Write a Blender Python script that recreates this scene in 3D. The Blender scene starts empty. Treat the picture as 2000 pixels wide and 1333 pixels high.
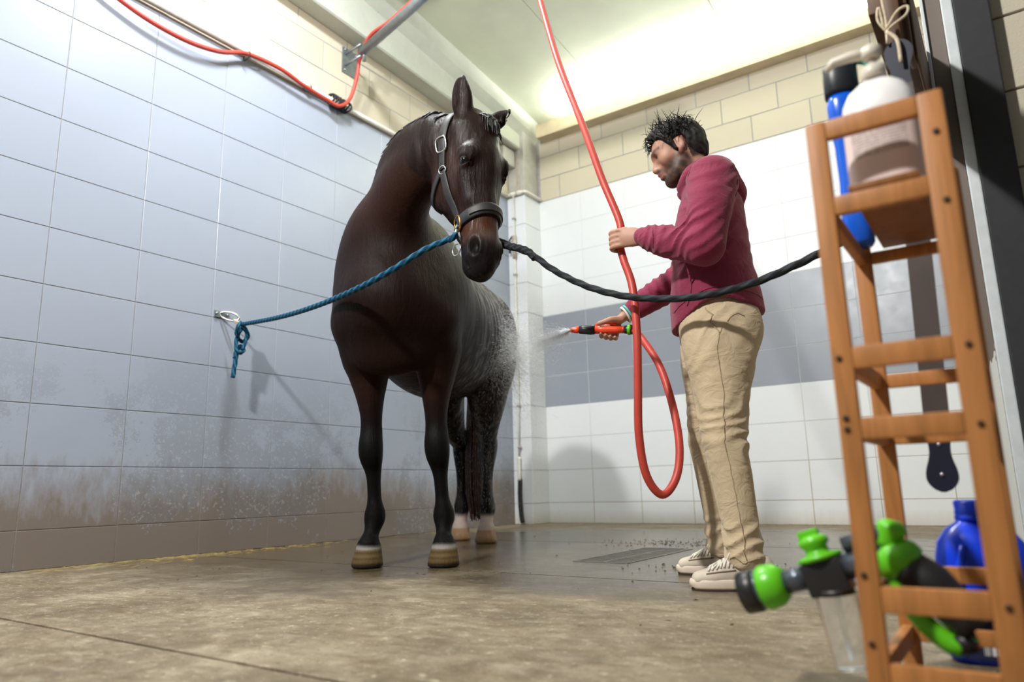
import bpy, bmesh, math, random
import numpy as np
from mathutils import Vector, Matrix
from mathutils.bvhtree import BVHTree
random.seed(7)
rng = np.random.default_rng(7)
scene = bpy.context.scene
COL = scene.collection

# ------------------------------------------------------------------ camera
CAM_POS = Vector((0.0, 0.0, 0.337))
FPX = 1410.16
cam_data = bpy.data.cameras.new('camera')
cam_data.sensor_width = 36.0
cam_data.lens = FPX / 2000.0 * 36.0
cam_data.clip_start = 0.02
cam_data.dof.use_dof = True
cam_data.dof.focus_distance = 2.9
cam_data.dof.aperture_fstop = 2.0
cam = bpy.data.objects.new('camera', cam_data)
COL.objects.link(cam)
YAW, PITCH, ROLL = -0.6027, 0.2013, -0.0240
_f = Vector((math.sin(YAW) * math.cos(PITCH), math.cos(YAW) * math.cos(PITCH), math.sin(PITCH)))
_r = Vector((math.cos(YAW), -math.sin(YAW), 0.0))
_u = _r.cross(_f)
CAM_R = _r * math.cos(ROLL) + _u * math.sin(ROLL)
CAM_U = -_r * math.sin(ROLL) + _u * math.cos(ROLL)
CAM_F = _f
cam.matrix_world = Matrix(((CAM_R.x, CAM_U.x, -CAM_F.x, CAM_POS.x),
                           (CAM_R.y, CAM_U.y, -CAM_F.y, CAM_POS.y),
                           (CAM_R.z, CAM_U.z, -CAM_F.z, CAM_POS.z), (0, 0, 0, 1)))
scene.camera = cam

def on_plane(px, py, n, pt):
    """measured photo point -> world point on a known plane"""
    v = CAM_F + CAM_R * ((px - 1000.0) / FPX) - CAM_U * ((py - 666.5) / FPX)
    n = Vector(n); t = (Vector(pt) - CAM_POS).dot(n) / v.dot(n)
    return CAM_POS + v * t

# ------------------------------------------------------------------ world, lamps, exposure
world = bpy.data.worlds.new('world'); scene.world = world
world.use_nodes = True
world.node_tree.nodes['Background'].inputs[0].default_value = (0.80, 0.88, 1.0, 1)
world.node_tree.nodes['Background'].inputs[1].default_value = 0.15
scene.view_settings.view_transform = 'Standard'
scene.view_settings.look = 'None'
scene.view_settings.gamma = 1.0
scene.view_settings.use_curve_mapping = False
scene.view_settings.exposure = 0.04

def area_light(name, loc, target, sx, sy, watts, col):
    l = bpy.data.lights.new(name, 'AREA'); l.shape = 'RECTANGLE'
    l.size = sx; l.size_y = sy; l.energy = watts; l.color = col
    o = bpy.data.objects.new(name, l); COL.objects.link(o)
    o.location = loc
    o.rotation_euler = (Vector(target) - Vector(loc)).to_track_quat('-Z', 'Y').to_euler()
    return o
area_light('lamp_over_wall', (-2.70, 2.30, 4.46), (-3.0, 2.8, 0.0), 0.5, 0.12, 112, (0.93, 0.96, 1.0))
area_light('lamp_behind_camera', (-1.75, -1.2, 3.75), (-2.6, 4.4, 0.8), 0.24, 0.24, 255, (1.0, 0.98, 0.95))
area_light('lamp_over_bay', (-0.75, 3.9, 4.30), (-1.1, 5.2, 0.0), 1.2, 0.16, 18, (0.95, 0.97, 1.0))
area_light('cove_tube', (-1.7, 6.045, 4.095), (-1.7, 5.80, 4.6), 3.3, 0.03, 135, (1.0, 1.0, 0.97))

# ------------------------------------------------------------------ materials
MATS = {}
def srgb(r, g, b):
    f = lambda c: c / 12.92 if c <= 0.04045 else ((c + 0.055) / 1.055) ** 2.4
    return (f(r / 255.0), f(g / 255.0), f(b / 255.0), 1.0)
class NT:
    """small node-tree helper"""
    def __init__(s, name):
        s.m = bpy.data.materials.new(name); s.m.use_nodes = True
        s.t = s.m.node_tree; s.n = s.t.nodes; s.l = s.t.links
        s.b = s.n['Principled BSDF']; MATS[name] = s.m
    def node(s, typ, **kw):
        n = s.n.new(typ)
        for k, v in kw.items():
            if k.startswith('i_'):
                key = k[2:].replace('_', ' ')
                n.inputs[key].default_value = v
            else: setattr(n, k, v)
        return n
    def link(s, a, b): s.l.new(a, b)
    def coords(s, kind='Object', scale=(1, 1, 1)):
        tc = s.node('ShaderNodeTexCoord'); mp = s.node('ShaderNodeMapping')
        mp.inputs['Scale'].default_value = scale
        s.link(tc.outputs[kind], mp.inputs['Vector']); return mp.outputs[0]
    def world_pos(s, scale=(1, 1, 1)):
        g = s.node('ShaderNodeNewGeometry'); mp = s.node('ShaderNodeMapping')
        mp.inputs['Scale'].default_value = scale
        s.link(g.outputs['Position'], mp.inputs['Vector']); return mp.outputs[0]
    def noise(s, vec, scale, detail=4, rough=0.55, dist=0.0):
        n = s.node('ShaderNodeTexNoise'); n.inputs['Scale'].default_value = scale
        n.inputs['Detail'].default_value = detail; n.inputs['Roughness'].default_value = rough
        n.inputs['Distortion'].default_value = dist
        if vec is not None: s.link(vec, n.inputs['Vector'])
        return n.outputs['Fac']
    def ramp(s, fac, stops, interp='LINEAR'):
        r = s.node('ShaderNodeValToRGB'); r.color_ramp.interpolation = interp
        e = r.color_ramp.elements
        while len(e) < len(stops): e.new(0.5)
        for i, (p, c) in enumerate(stops):
            e[i].position = p; e[i].color = c if len(c) == 4 else (*c, 1)
        s.link(fac, r.inputs[0]); return r.outputs[0]
    def mix(s, fac, a, b, mode='MIX'):
        m = s.node('ShaderNodeMix', data_type='RGBA', blend_type=mode)
        for sock, v in ((m.inputs[0], fac), (m.inputs[6], a), (m.inputs[7], b)):
            if hasattr(v, 'is_output') or isinstance(v, bpy.types.NodeSocket): s.link(v, sock)
            else: sock.default_value = v
        return m.outputs[2]
    def math(s, op, a, b=0.0, c=0.0, clamp=False):
        m = s.node('ShaderNodeMath', operation=op); m.use_clamp = clamp
        for i, v in enumerate((a, b, c)):
            if isinstance(v, bpy.types.NodeSocket): s.link(v, m.inputs[i])
            else: m.inputs[i].default_value = v
        return m.outputs[0]
    def sep(s, vec):
        n = s.node('ShaderNodeSeparateXYZ'); s.link(vec, n.inputs[0]); return n.outputs
    def bump(s, h, strength=0.3, dist=0.01):
        b = s.node('ShaderNodeBump'); b.inputs['Strength'].default_value = strength
        b.inputs['Distance'].default_value = dist
        s.link(h, b.inputs['Height']); s.link(b.outputs[0], s.b.inputs['Normal'])
    def set(s, **kw):
        for k, v in kw.items():
            key = {'col': 'Base Color', 'rough': 'Roughness', 'metal': 'Metallic', 'spec': 'Specular IOR Level',
                   'coat': 'Coat Weight', 'coat_rough': 'Coat Roughness', 'trans': 'Transmission Weight', 'ior': 'IOR',
                   'alpha': 'Alpha', 'sheen': 'Sheen Weight', 'sss': 'Subsurface Weight', 'emit': 'Emission Strength',
                   'emit_col': 'Emission Color'}[k]
            if isinstance(v, bpy.types.NodeSocket): s.link(v, s.b.inputs[key])
            else: s.b.inputs[key].default_value = v
        return s
def simple(name, col, rough=0.5, metal=0.0, var=0.12, scale=30.0, bump=0.0, **kw):
    """flat colour with a little grain"""
    t = NT(name); v = t.coords()
    n = t.noise(v, scale, 4)
    dark = tuple(c * (1 - var) for c in col[:3]) + (1,); light = tuple(min(1, c * (1 + var)) for c in col[:3]) + (1,)
    t.set(col=t.ramp(n, [(0.3, dark), (0.7, light)]), rough=rough, metal=metal, **kw)
    if bump: t.bump(n, bump, 0.004)
    return t.m

# ------------------------------------------------------------------ mesh helpers
def tag(o, label=None, cat=None, group=None, kind=None):
    if label: o['label'] = label
    if cat: o['category'] = cat
    if group: o['group'] = group
    if kind: o['kind'] = kind
    return o
def link(o, parent=None):
    COL.objects.link(o)
    if parent is not None: o.parent = parent
    return o
def empty(name, loc=(0, 0, 0), rz=0.0, parent=None):
    o = bpy.data.objects.new(name, None); o.empty_display_size = 0.1
    o.location = loc; o.rotation_euler = (0, 0, rz)
    return link(o, parent)
def mesh_obj(name, me, mat, parent=None, smooth=False):
    if mat is not None: me.materials.append(MATS[mat] if isinstance(mat, str) else mat)
    if smooth: me.polygons.foreach_set('use_smooth', [True] * len(me.polygons))
    return link(bpy.data.objects.new(name, me), parent)
def bm_obj(name, bm, mat, parent=None, smooth=False):
    bmesh.ops.recalc_face_normals(bm, faces=bm.faces)
    me = bpy.data.meshes.new(name); bm.to_mesh(me); bm.free()
    return mesh_obj(name, me, mat, parent, smooth)
def box_bm(bm, lo, hi, bevel=0.0, mtx=None):
    x0, y0, z0 = lo; x1, y1, z1 = hi
    vs = [bm.verts.new(p) for p in ((x0,y0,z0),(x1,y0,z0),(x1,y1,z0),(x0,y1,z0),(x0,y0,z1),(x1,y0,z1),(x1,y1,z1),(x0,y1,z1))]
    fs = [bm.faces.new([vs[i] for i in q]) for q in ((3,2,1,0),(4,5,6,7),(0,1,5,4),(1,2,6,5),(2,3,7,6),(3,0,4,7))]
    if bevel > 0:
        es = list({e for f in fs for e in f.edges})
        r = bmesh.ops.bevel(bm, geom=es, offset=bevel, segments=2, affect='EDGES', profile=0.6)
        vs = list({v for f in r['faces'] for v in f.verts} | {v for v in vs if v.is_valid})
    if mtx is not None:
        bmesh.ops.transform(bm, matrix=mtx, verts=vs)
    return vs
def box(name, lo, hi, mat, parent=None, bevel=0.0, smooth=False):
    bm = bmesh.new(); box_bm(bm, lo, hi, bevel)
    return bm_obj(name, bm, mat, parent, smooth)
def catmull(pts, n):
    P = np.asarray(pts, float)
    Q = np.vstack([2 * P[0] - P[1], P, 2 * P[-1] - P[-2]])
    out = []
    for i in range(1, len(Q) - 2):
        for k in range(n):
            t = k / n
            out.append(0.5 * ((2 * Q[i]) + (-Q[i-1] + Q[i+1]) * t + (2*Q[i-1] - 5*Q[i] + 4*Q[i+1] - Q[i+2]) * t*t
                              + (-Q[i-1] + 3*Q[i] - 3*Q[i+1] + Q[i+2]) * t**3))
    out.append(P[-1])
    return np.array(out)
def tube_bm(bm, pts, rad, seg=10, caps=True, closed=False, flat=1.0):
    """swept tube; rad is a number or one per point"""
    P = [Vector(p) for p in pts]; n = len(P)
    R = [rad] * n if isinstance(rad, (int, float)) else list(rad)
    rings = []; up = None
    for i in range(n):
        if closed: t = (P[(i+1) % n] - P[i-1])
        else: t = P[min(i+1, n-1)] - P[max(i-1, 0)]
        if t.length < 1e-9: t = Vector((0, 0, 1))
        t.normalize()
        if up is None: up = Vector((0, 0, 1)) if abs(t.z) < 0.9 else Vector((1, 0, 0))
        a = (up - t * up.dot(t))
        if a.length < 1e-6: a = t.orthogonal()
        a.normalize(); b = t.cross(a); up = a
        rings.append([bm.verts.new(P[i] + (a * math.cos(2*math.pi*k/seg) + b * math.sin(2*math.pi*k/seg) * flat) * R[i]) for k in range(seg)])
    for i in range(n if closed else n - 1):
        A, B = rings[i], rings[(i+1) % n]
        for k in range(seg):
            bm.faces.new((A[k], A[(k+1) % seg], B[(k+1) % seg], B[k]))
    if caps and not closed:
        bm.faces.new(rings[0][::-1]); bm.faces.new(rings[-1])
def tube(name, pts, rad, mat, parent=None, seg=10, sub=0, closed=False, flat=1.0):
    if sub:
        m = len(pts); pts = catmull(pts, sub)
        if not isinstance(rad, (int, float)): rad = list(np.interp(np.linspace(0, m - 1, len(pts)), np.arange(m), rad))
    bm = bmesh.new(); tube_bm(bm, pts, rad, seg, closed=closed, flat=flat)
    return bm_obj(name, bm, mat, parent, True)
def lathe_bm(bm, prof, seg=24, mtx=None, sx=1.0, sy=1.0, power=2.0):
    """profile [(r,z)] turned about z; power>2 gives a squarer section"""
    rings = []; vs = []
    for r, z in prof:
        ring = []
        for k in range(seg):
            a = 2*math.pi*k/seg; c, s = math.cos(a), math.sin(a)
            q = (abs(c)**power + abs(s)**power) ** (-1.0/power)
            ring.append(bm.verts.new((c*q*r*sx, s*q*r*sy, z)))
        rings.append(ring); vs += ring
    for A, B in zip(rings, rings[1:]):
        for k in range(seg): bm.faces.new((A[k], A[(k+1) % seg], B[(k+1) % seg], B[k]))
    bm.faces.new(rings[0][::-1]); bm.faces.new(rings[-1])
    if mtx is not None: bmesh.ops.transform(bm, matrix=mtx, verts=vs)
def lathe(name, prof, mat, parent=None, seg=24, mtx=None, smooth=True, **kw):
    bm = bmesh.new(); lathe_bm(bm, prof, seg, mtx, **kw)
    return bm_obj(name, bm, mat, parent, smooth)
def auto_smooth(o, deg=35):
    me = o.data
    try: me.set_sharp_from_angle(angle=math.radians(deg))
    except Exception: pass
    return o

# ------------------------------------------------------------------ signed-distance sculpting
class Field:
    def __init__(s, lo, hi, h):
        s.lo = np.array(lo, float); s.h = h
        s.n = np.ceil((np.array(hi) - s.lo) / h).astype(int) + 1
        s.F = np.full(s.n, 0.5, np.float32)
    def region(s, lo, hi, m):
        a = np.clip(np.floor((np.asarray(lo) - m - s.lo) / s.h).astype(int), 0, s.n)
        b = np.clip(np.ceil((np.asarray(hi) + m - s.lo) / s.h).astype(int) + 1, 0, s.n)
        sl = tuple(slice(a[i], b[i]) for i in range(3))
        ax = [(s.lo[i] + s.h * np.arange(a[i], b[i])).astype(np.float32) for i in range(3)]
        return sl, ax[0][:, None, None], ax[1][None, :, None], ax[2][None, None, :]
    def blend(s, sl, d, k):
        A = s.F[sl]
        if k > 0:
            hh = np.maximum(k - np.abs(A - d), 0) / k
            s.F[sl] = np.minimum(A, d) - hh * hh * k * 0.25
        else: s.F[sl] = np.minimum(A, d)
    def chain(s, pts, rad, k=0.03, sub=4, u=None):
        """tapered limb through pts; rad: r or (ru, rv) at each point; u: direction of the first radius"""
        P = np.asarray(pts, float); R = np.array([(r, r) if np.isscalar(r) else r for r in rad], float)
        C = catmull(np.hstack([P, R]), sub) if sub > 1 and len(P) > 2 else np.hstack([P, R])
        mx = C[:, 3:5].max()
        sl, X, Y, Z = s.region((C[:, :3]).min(0) - mx, (C[:, :3]).max(0) + mx, k + 3 * s.h)
        D = np.full(s.F[sl].shape, 0.5, np.float32)
        for a, b in zip(C, C[1:]):
            m = max(a[3], a[4], b[3], b[4]) + k + 3 * s.h
            lo = np.minimum(a[:3], b[:3]) - m; hi = np.maximum(a[:3], b[:3]) + m
            ia = [np.searchsorted(ax.ravel(), l) for ax, l in zip((X, Y, Z), lo)]
            ib = [np.searchsorted(ax.ravel(), l) for ax, l in zip((X, Y, Z), hi)]
            q = tuple(slice(i, j) for i, j in zip(ia, ib))
            x, y, z = X[q[0]], Y[:, q[1]], Z[:, :, q[2]]
            if 0 in (x.size, y.size, z.size): continue
            D[q] = np.minimum(D[q], s.seg(x, y, z, a, b, u))
        s.blend(sl, D, k)
    @staticmethod
    def seg(x, y, z, a, b, u):
        ba = (b[:3] - a[:3]); L2 = float(ba @ ba) + 1e-12
        px, py, pz = x - a[0], y - a[1], z - a[2]
        t = np.clip((px * ba[0] + py * ba[1] + pz * ba[2]) / L2, 0, 1)
        qx, qy, qz = px - t * ba[0], py - t * ba[1], pz - t * ba[2]
        if u is None:
            return np.sqrt(qx*qx + qy*qy + qz*qz) - (a[3] + (b[3] - a[3]) * t)
        w = ba / math.sqrt(L2); U = np.asarray(u, float); U = U - w * (U @ w); U /= np.linalg.norm(U); V = np.cross(w, U)
        ru = a[3] + (b[3] - a[3]) * t; rv = a[4] + (b[4] - a[4]) * t; mn = np.minimum(ru, rv)
        qu = qx*U[0] + qy*U[1] + qz*U[2]; qv = qx*V[0] + qy*V[1] + qz*V[2]; qw = qx*w[0] + qy*w[1] + qz*w[2]
        return (np.sqrt((qu/ru)**2 + (qv/rv)**2 + (qw/mn)**2) - 1) * mn
    def ball(s, c, r, k=0.02, M=None, sub=False):
        """ellipsoid of radii r; M: 3x3 with its axes as rows"""
        c = np.asarray(c, float); r = np.asarray(r, float) * np.ones(3); mx = r.max()
        sl, X, Y, Z = s.region(c - mx, c + mx, k + 3 * s.h)
        x, y, z = X - c[0], Y - c[1], Z - c[2]
        if M is not None:
            M = np.asarray(M, float)
            x, y, z = (x*M[0][0] + y*M[0][1] + z*M[0][2], x*M[1][0] + y*M[1][1] + z*M[1][2], x*M[2][0] + y*M[2][1] + z*M[2][2])
        g = np.sqrt((x/r[0])**2 + (y/r[1])**2 + (z/r[2])**2)
        g2 = np.sqrt((x/r[0]**2)**2 + (y/r[1]**2)**2 + (z/r[2]**2)**2) + 1e-6
        d = g * (g - 1) / g2
        if sub:
            A = s.F[sl]; hh = np.maximum(k - np.abs(A + d), 0) / max(k, 1e-6)
            s.F[sl] = np.maximum(A, -d) + hh * hh * k * 0.25
        else: s.blend(sl, d, k)
    def carve(s, pts, rad, k=.004, sub=4):
        C = catmull(np.hstack([np.asarray(pts, float), np.asarray(rad, float)[:, None]]), sub)
        for a, b in zip(C, C[1:]):
            m = max(a[3], b[3]) * 2 + k + 3 * s.h
            sl, x, y, z = s.region(np.minimum(a[:3], b[:3]), np.maximum(a[:3], b[:3]), m)
            d = s.seg(x, y, z, np.r_[a, a[3]], np.r_[b, b[3]], None)
            A = s.F[sl]; hh = np.maximum(k - np.abs(A + d), 0) / k
            s.F[sl] = np.maximum(A, -d) + hh * hh * k * .25
    def grid(s):
        return [(s.lo[i] + s.h * np.arange(s.n[i])).astype(np.float32).reshape([-1 if j == i else 1 for j in range(3)]) for i in range(3)]
    def mesh(s, name, smooth=1):
        F = s.F; S = F < 0
        nx, ny, nz = F.shape
        cnt = np.zeros((nx-1, ny-1, nz-1), np.int8)
        for i in (0, 1):
            for j in (0, 1):
                for k in (0, 1): cnt += S[i:nx-1+i, j:ny-1+j, k:nz-1+k]
        act = (cnt > 0) & (cnt < 8)
        idx = np.full(act.shape, -1, np.int64); I = np.argwhere(act); idx[act] = np.arange(len(I))
        acc = np.zeros((len(I), 3)); num = np.zeros(len(I))
        cor = [(i, j, k) for i in (0, 1) for j in (0, 1) for k in (0, 1)]
        V = {c: F[I[:, 0] + c[0], I[:, 1] + c[1], I[:, 2] + c[2]] for c in cor}
        for c in cor:
            for ax in range(3):
                if c[ax] == 0:
                    e = list(c); e[ax] = 1; e = tuple(e)
                    a, b = V[c], V[e]; m = (a < 0) != (b < 0)
                    t = np.where(m, a / np.where(m, a - b, 1), 0)
                    p = np.tile(np.array(c, float), (len(I), 1)); p[:, ax] += t
                    acc[m] += p[m]; num[m] += 1
        P = s.lo + s.h * (I + acc / num[:, None])
        quads = []
        for ax in range(3):
            b, c = (ax + 1) % 3, (ax + 2) % 3
            sa = [slice(None)] * 3; sb = [slice(None)] * 3
            sa[ax] = slice(0, -1); sb[ax] = slice(1, None)
            A = S[tuple(sa)]; B = S[tuple(sb)]
            E = np.argwhere(A != B)
            E = E[(E[:, b] > 0) & (E[:, c] > 0) & (E[:, b] < F.shape[b]-1) & (E[:, c] < F.shape[c]-1)]
            fl = A[E[:, 0], E[:, 1], E[:, 2]]
            def at(db, dc):
                q = E.copy(); q[:, b] += db; q[:, c] += dc
                return idx[q[:, 0], q[:, 1], q[:, 2]]
            q = np.stack([at(-1, -1), at(0, -1), at(0, 0), at(-1, 0)], 1)
            q[~fl] = q[~fl][:, ::-1]
            quads.append(q)
        Q = np.vstack(quads); Q = Q[(Q >= 0).all(1)]
        for _ in range(smooth):
            sm = np.zeros_like(P); nn = np.zeros(len(P))
            for k in range(4):
                a, b2 = Q[:, k], Q[:, (k+1) % 4]
                for d in range(3):
                    sm[:, d] += np.bincount(a, P[b2, d], len(P)) + np.bincount(b2, P[a, d], len(P))
                nn += np.bincount(a, minlength=len(P)) + np.bincount(b2, minlength=len(P))
            P = P * 0.4 + (sm / np.maximum(nn, 1)[:, None]) * 0.6
        me = bpy.data.meshes.new(name)
        me.vertices.add(len(P)); me.vertices.foreach_set('co', P.ravel())
        me.loops.add(len(Q) * 4); me.loops.foreach_set('vertex_index', Q.ravel())
        me.polygons.add(len(Q))
        me.polygons.foreach_set('loop_start', np.arange(len(Q)) * 4)
        me.polygons.foreach_set('loop_total', np.full(len(Q), 4))
        me.polygons.foreach_set('use_smooth', np.ones(len(Q), bool))
        me.update(); me.validate()
        return me, P
def paint(me, C):
    """vertex colours (n,3) linear -> attribute 'tint'"""
    a = me.color_attributes.new('tint', 'FLOAT_COLOR', 'POINT')
    a.data.foreach_set('color', np.hstack([C, np.ones((len(C), 1))]).astype(np.float32).ravel())
def sstep(a, b, x):
    t = np.clip((x - a) / (b - a), 0, 1); return t * t * (3 - 2 * t)
def snoise(P, f, seed=0):
    """cheap smooth pseudo-noise in -1..1"""
    r = np.random.default_rng(seed); out = np.zeros(len(P))
    for i in range(6):
        k = r.normal(size=3) * f * (0.6 + 0.3 * i); out += np.sin(P @ k + r.uniform(0, 6.28)) / (1 + 0.4 * i)
    return out / 3.2
# ================================================================== the room
XL, YB = -4.028, 6.119          # faces of the tiled walls
TH, TW = 0.310, 0.483           # tile pitch
Z0 = 0.191                      # top of the cut lowest course
# --- materials of the shell
def tile_material(name, base, dirt_h, dirtc=srgb(112, 92, 66), amount=.78):
    t = NT(name)
    w = t.world_pos()
    z = t.sep(w)[2]
    n1 = t.noise(w, 0.9, 5, 0.6); n2 = t.noise(w, 9, 4, 0.6); n3 = t.noise(t.world_pos((7, 7, 2.6)), 3.0, 6, 0.7)
    oi = t.node('ShaderNodeObjectInfo')
    col = t.mix(t.math('MULTIPLY', oi.outputs['Random'], 0.12), base, tuple(c * 0.82 for c in base[:3]) + (1,))
    col = t.mix(t.math('MULTIPLY', n2, 0.16), col, tuple(c * 0.7 for c in base[:3]) + (1,))
    # splashed mud: dense at the foot, ragged upper edge
    edge = t.math('ADD', t.math('MULTIPLY', n1, 0.75), t.math('MULTIPLY', n3, 0.55))
    hgt = t.math('SUBTRACT', t.math('MULTIPLY', edge, dirt_h * 1.35), z)
    dirt = t.math('MULTIPLY', t.math('ADD', t.math('MULTIPLY', hgt, 2.2 / max(dirt_h, .3)), 0.25), 1.0, clamp=True)
    col = t.mix(t.math('MULTIPLY', dirt, amount), col, dirtc)
    t.set(col=col, rough=t.math('ADD', t.math('MULTIPLY', n2, 0.18), 0.24), spec=0.5)
    t.bump(n2, 0.05, 0.002)
    return t
t = tile_material('grey_tile', srgb(160, 168, 184), 0.52)
# dried splash marks and damp haze on the grey wall
def add_splash(t):
    w = t.world_pos(); n = t.noise(w, 55, 3, 0.7); m = t.noise(w, 1.3, 4, 0.6); z = t.sep(w)[2]
    zone = t.math('MULTIPLY', t.math('SUBTRACT', 1.25, z), 1.6, clamp=True)
    spots = t.math('MULTIPLY', t.math('MULTIPLY', t.math('GREATER_THAN', n, 0.60), t.math('GREATER_THAN', m, 0.50)), zone)
    damp = t.math('MULTIPLY', t.math('MULTIPLY', t.math('GREATER_THAN', t.math('ADD', m, t.math('MULTIPLY', t.math('SUBTRACT', n, 0.5), 0.25)), 0.52), zone), 0.35)
    old = t.b.inputs['Base Color'].links[0].from_socket
    c = t.mix(damp, old, srgb(112, 116, 122)); c = t.mix(t.math('MULTIPLY', spots, 0.30), c, srgb(205, 208, 212))
    t.set(col=c)
add_splash(t)
tile_material('white_tile', srgb(228, 231, 233), 0.10, srgb(176, 160, 126), .55)
tile_material('blue_grey_tile', srgb(146, 152, 163), 0.0001)
simple('grout_light', srgb(176, 172, 165), 0.9, var=0.2, scale=20)
t = NT('grout_dirty'); zz = t.sep(t.world_pos())[2]
t.set(col=t.mix(t.math('MULTIPLY', t.math('SUBTRACT', 1.15, zz), 1.1, clamp=True), srgb(206, 208, 208), srgb(150, 132, 98)), rough=.9)
def block_material(name, c):
    t = NT(name); w = t.world_pos(); n = t.noise(w, 160, 3, 0.7); m = t.noise(w, 3.5, 3)
    oi = t.node('ShaderNodeObjectInfo')
    col = t.mix(oi.outputs['Random'], c, tuple(x * 0.88 for x in c[:3]) + (1,))
    col = t.mix(t.math('MULTIPLY', m, 0.25), col, tuple(x * 0.8 for x in c[:3]) + (1,))
    t.set(col=col, rough=0.92, spec=0.2); t.bump(n, 0.5, 0.004)
block_material('cream_block', srgb(206, 197, 176))
simple('mortar', srgb(160, 160, 158), 0.95, var=0.1, scale=40)
def concrete_material(name, c, v=0.25):
    t = NT(name); w = t.world_pos(); n = t.noise(w, 4, 6, 0.65); p = t.noise(w, 38, 2, 0.5)
    col = t.ramp(n, [(0.3, tuple(x * (1 - v) for x in c[:3])), (0.7, c)])
    pit = t.math('MULTIPLY', t.math('GREATER_THAN', p, 0.74), 0.8)
    col = t.mix(pit, col, tuple(x * 0.35 for x in c[:3]) + (1,))
    t.set(col=col, rough=0.85); t.bump(t.math('SUBTRACT', n, pit), 0.35, 0.01)
concrete_material('beam_concrete', srgb(196, 200, 188), 0.15)
concrete_material('column_concrete', srgb(190, 188, 180), 0.35)
simple('ceiling_panel', srgb(222, 228, 206), 0.8, var=0.05, scale=3)
simple('seam_dark', srgb(120, 122, 110), 0.9)
def floor_material():
    t = NT('wet_concrete'); w = t.world_pos(); P = t.sep(w)
    big = t.noise(w, 0.55, 5, 0.62, 0.6); mid = t.noise(w, 3.2, 6, 0.68, 0.4); fine = t.noise(w, 42, 5, 0.7); grit = t.noise(w, 150, 2, 0.6)
    streak = t.noise(t.world_pos((2.2, 9, 1)), 1.2, 5, 0.65, 1.2)
    mott = t.noise(t.world_pos((1.0, 1.6, 1)), 11, 8, .72, .5); blot = t.noise(t.world_pos((1.3, 3.2, 1)), 2.0, 6, .7, 1.0)
    c = t.ramp(mid, [(0.25, srgb(94, 82, 64)), (0.5, srgb(128, 115, 94)), (0.75, srgb(166, 154, 132))])
    c = t.mix(t.math('MULTIPLY', t.math('SUBTRACT', mott, 0.50), 3.6, clamp=True), c, srgb(84, 70, 48))
    c = t.mix(t.math('MULTIPLY', t.math('SUBTRACT', 0.46, mott), 3.0, clamp=True), c, srgb(188, 178, 156))
    c = t.mix(t.math('MULTIPLY', t.math('SUBTRACT', blot, 0.54), 4.0, clamp=True), c, srgb(92, 76, 50))
    c = t.mix(t.math('MULTIPLY', t.math('SUBTRACT', streak, 0.50), 2.2, clamp=True), c, srgb(108, 90, 60))
    c = t.mix(t.math('MULTIPLY', t.math('GREATER_THAN', fine, 0.62), 0.5), c, srgb(206, 196, 168))
    c = t.mix(t.math('MULTIPLY', t.math('LESS_THAN', fine, 0.38), 0.6), c, srgb(62, 50, 34))
    c = t.mix(t.math('MULTIPLY', t.math('GREATER_THAN', grit, 0.68), 0.55), c, srgb(220, 210, 184))
    # the wash water spreads from the horse towards the drain
    dx = t.math('SUBTRACT', P[0], -2.2); dy = t.math('SUBTRACT', P[1], 3.7)
    r = t.math('SQRT', t.math('ADD', t.math('MULTIPLY', t.math('MULTIPLY', dx, dx), 0.45), t.math('MULTIPLY', dy, dy)))
    wet = t.math('SUBTRACT', t.math('ADD', 1.75, t.math('MULTIPLY', t.math('SUBTRACT', big, 0.5), 2.6)), r)
    wet = t.math('MULTIPLY', t.math('ADD', wet, 0.25), 1.6, clamp=True)
    c = t.mix(t.math('MULTIPLY', wet, 0.68), c, srgb(66, 53, 34))
    rough = t.math('SUBTRACT', t.math('ADD', 0.62, t.math('MULTIPLY', t.math('SUBTRACT', mid, 0.5), 0.5)), t.math('MULTIPLY', wet, t.math('ADD', 0.30, t.math('MULTIPLY', mid, 0.38))))
    t.set(col=c, rough=t.math('MAXIMUM', rough, 0.08), spec=t.math('ADD', 0.22, t.math('MULTIPLY', wet, 0.28)))
    t.bump(t.math('ADD', t.math('MULTIPLY', fine, 0.6), t.math('ADD', mid, mott)), 0.40, 0.006)
floor_material()
simple('joint_dark', srgb(92, 76, 50), 0.9, var=0.3, scale=8)
simple('galvanised', srgb(150, 158, 164), 0.42, metal=0.85, var=0.12, scale=25)
simple('grate_steel', srgb(120, 116, 108), 0.5, metal=0.7, var=0.25, scale=25)
simple('drain_dark', srgb(30, 26, 20), 0.6)
simple('pvc_white', srgb(222, 218, 208), 0.45, var=0.08)
simple('pipe_grey', srgb(170, 162, 152), 0.5, var=0.15)
simple('painted_board', srgb(206, 190, 160), 0.7, var=0.12, scale=6)

# --- floor: concrete bays with open joints round a drain
floor = box('floor', (-5.2, -3.5, -0.10), (2.4, 7.0, -0.055), 'joint_dark'); tag(floor, kind='structure')
DR = (-1.755, -1.475, 3.0, 3.78)
ys = [-3.5, -0.56, 0.97, 2.50, 4.03, 5.56, 7.0]
def slab_rects(y0, y1):
    g = 0.006; x0, x1 = -4.6, 1.9
    if y0 < DR[2] and y1 > DR[3]:
        return [(x0, DR[0], y0+g, y1-g), (DR[1], x1, y0+g, y1-g), (DR[0], DR[1], y0+g, DR[2]), (DR[0], DR[1], DR[3], y1-g)]
    return [(x0, x1, y0+g, y1-g)]
for y0, y1 in zip(ys, ys[1:]):
    bm = bmesh.new()
    for a, b, c, d in slab_rects(y0, y1): box_bm(bm, (a, c, -0.055), (b, d, 0.0))
    bm_obj('concrete_bay', bm, 'wet_concrete', floor)

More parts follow.
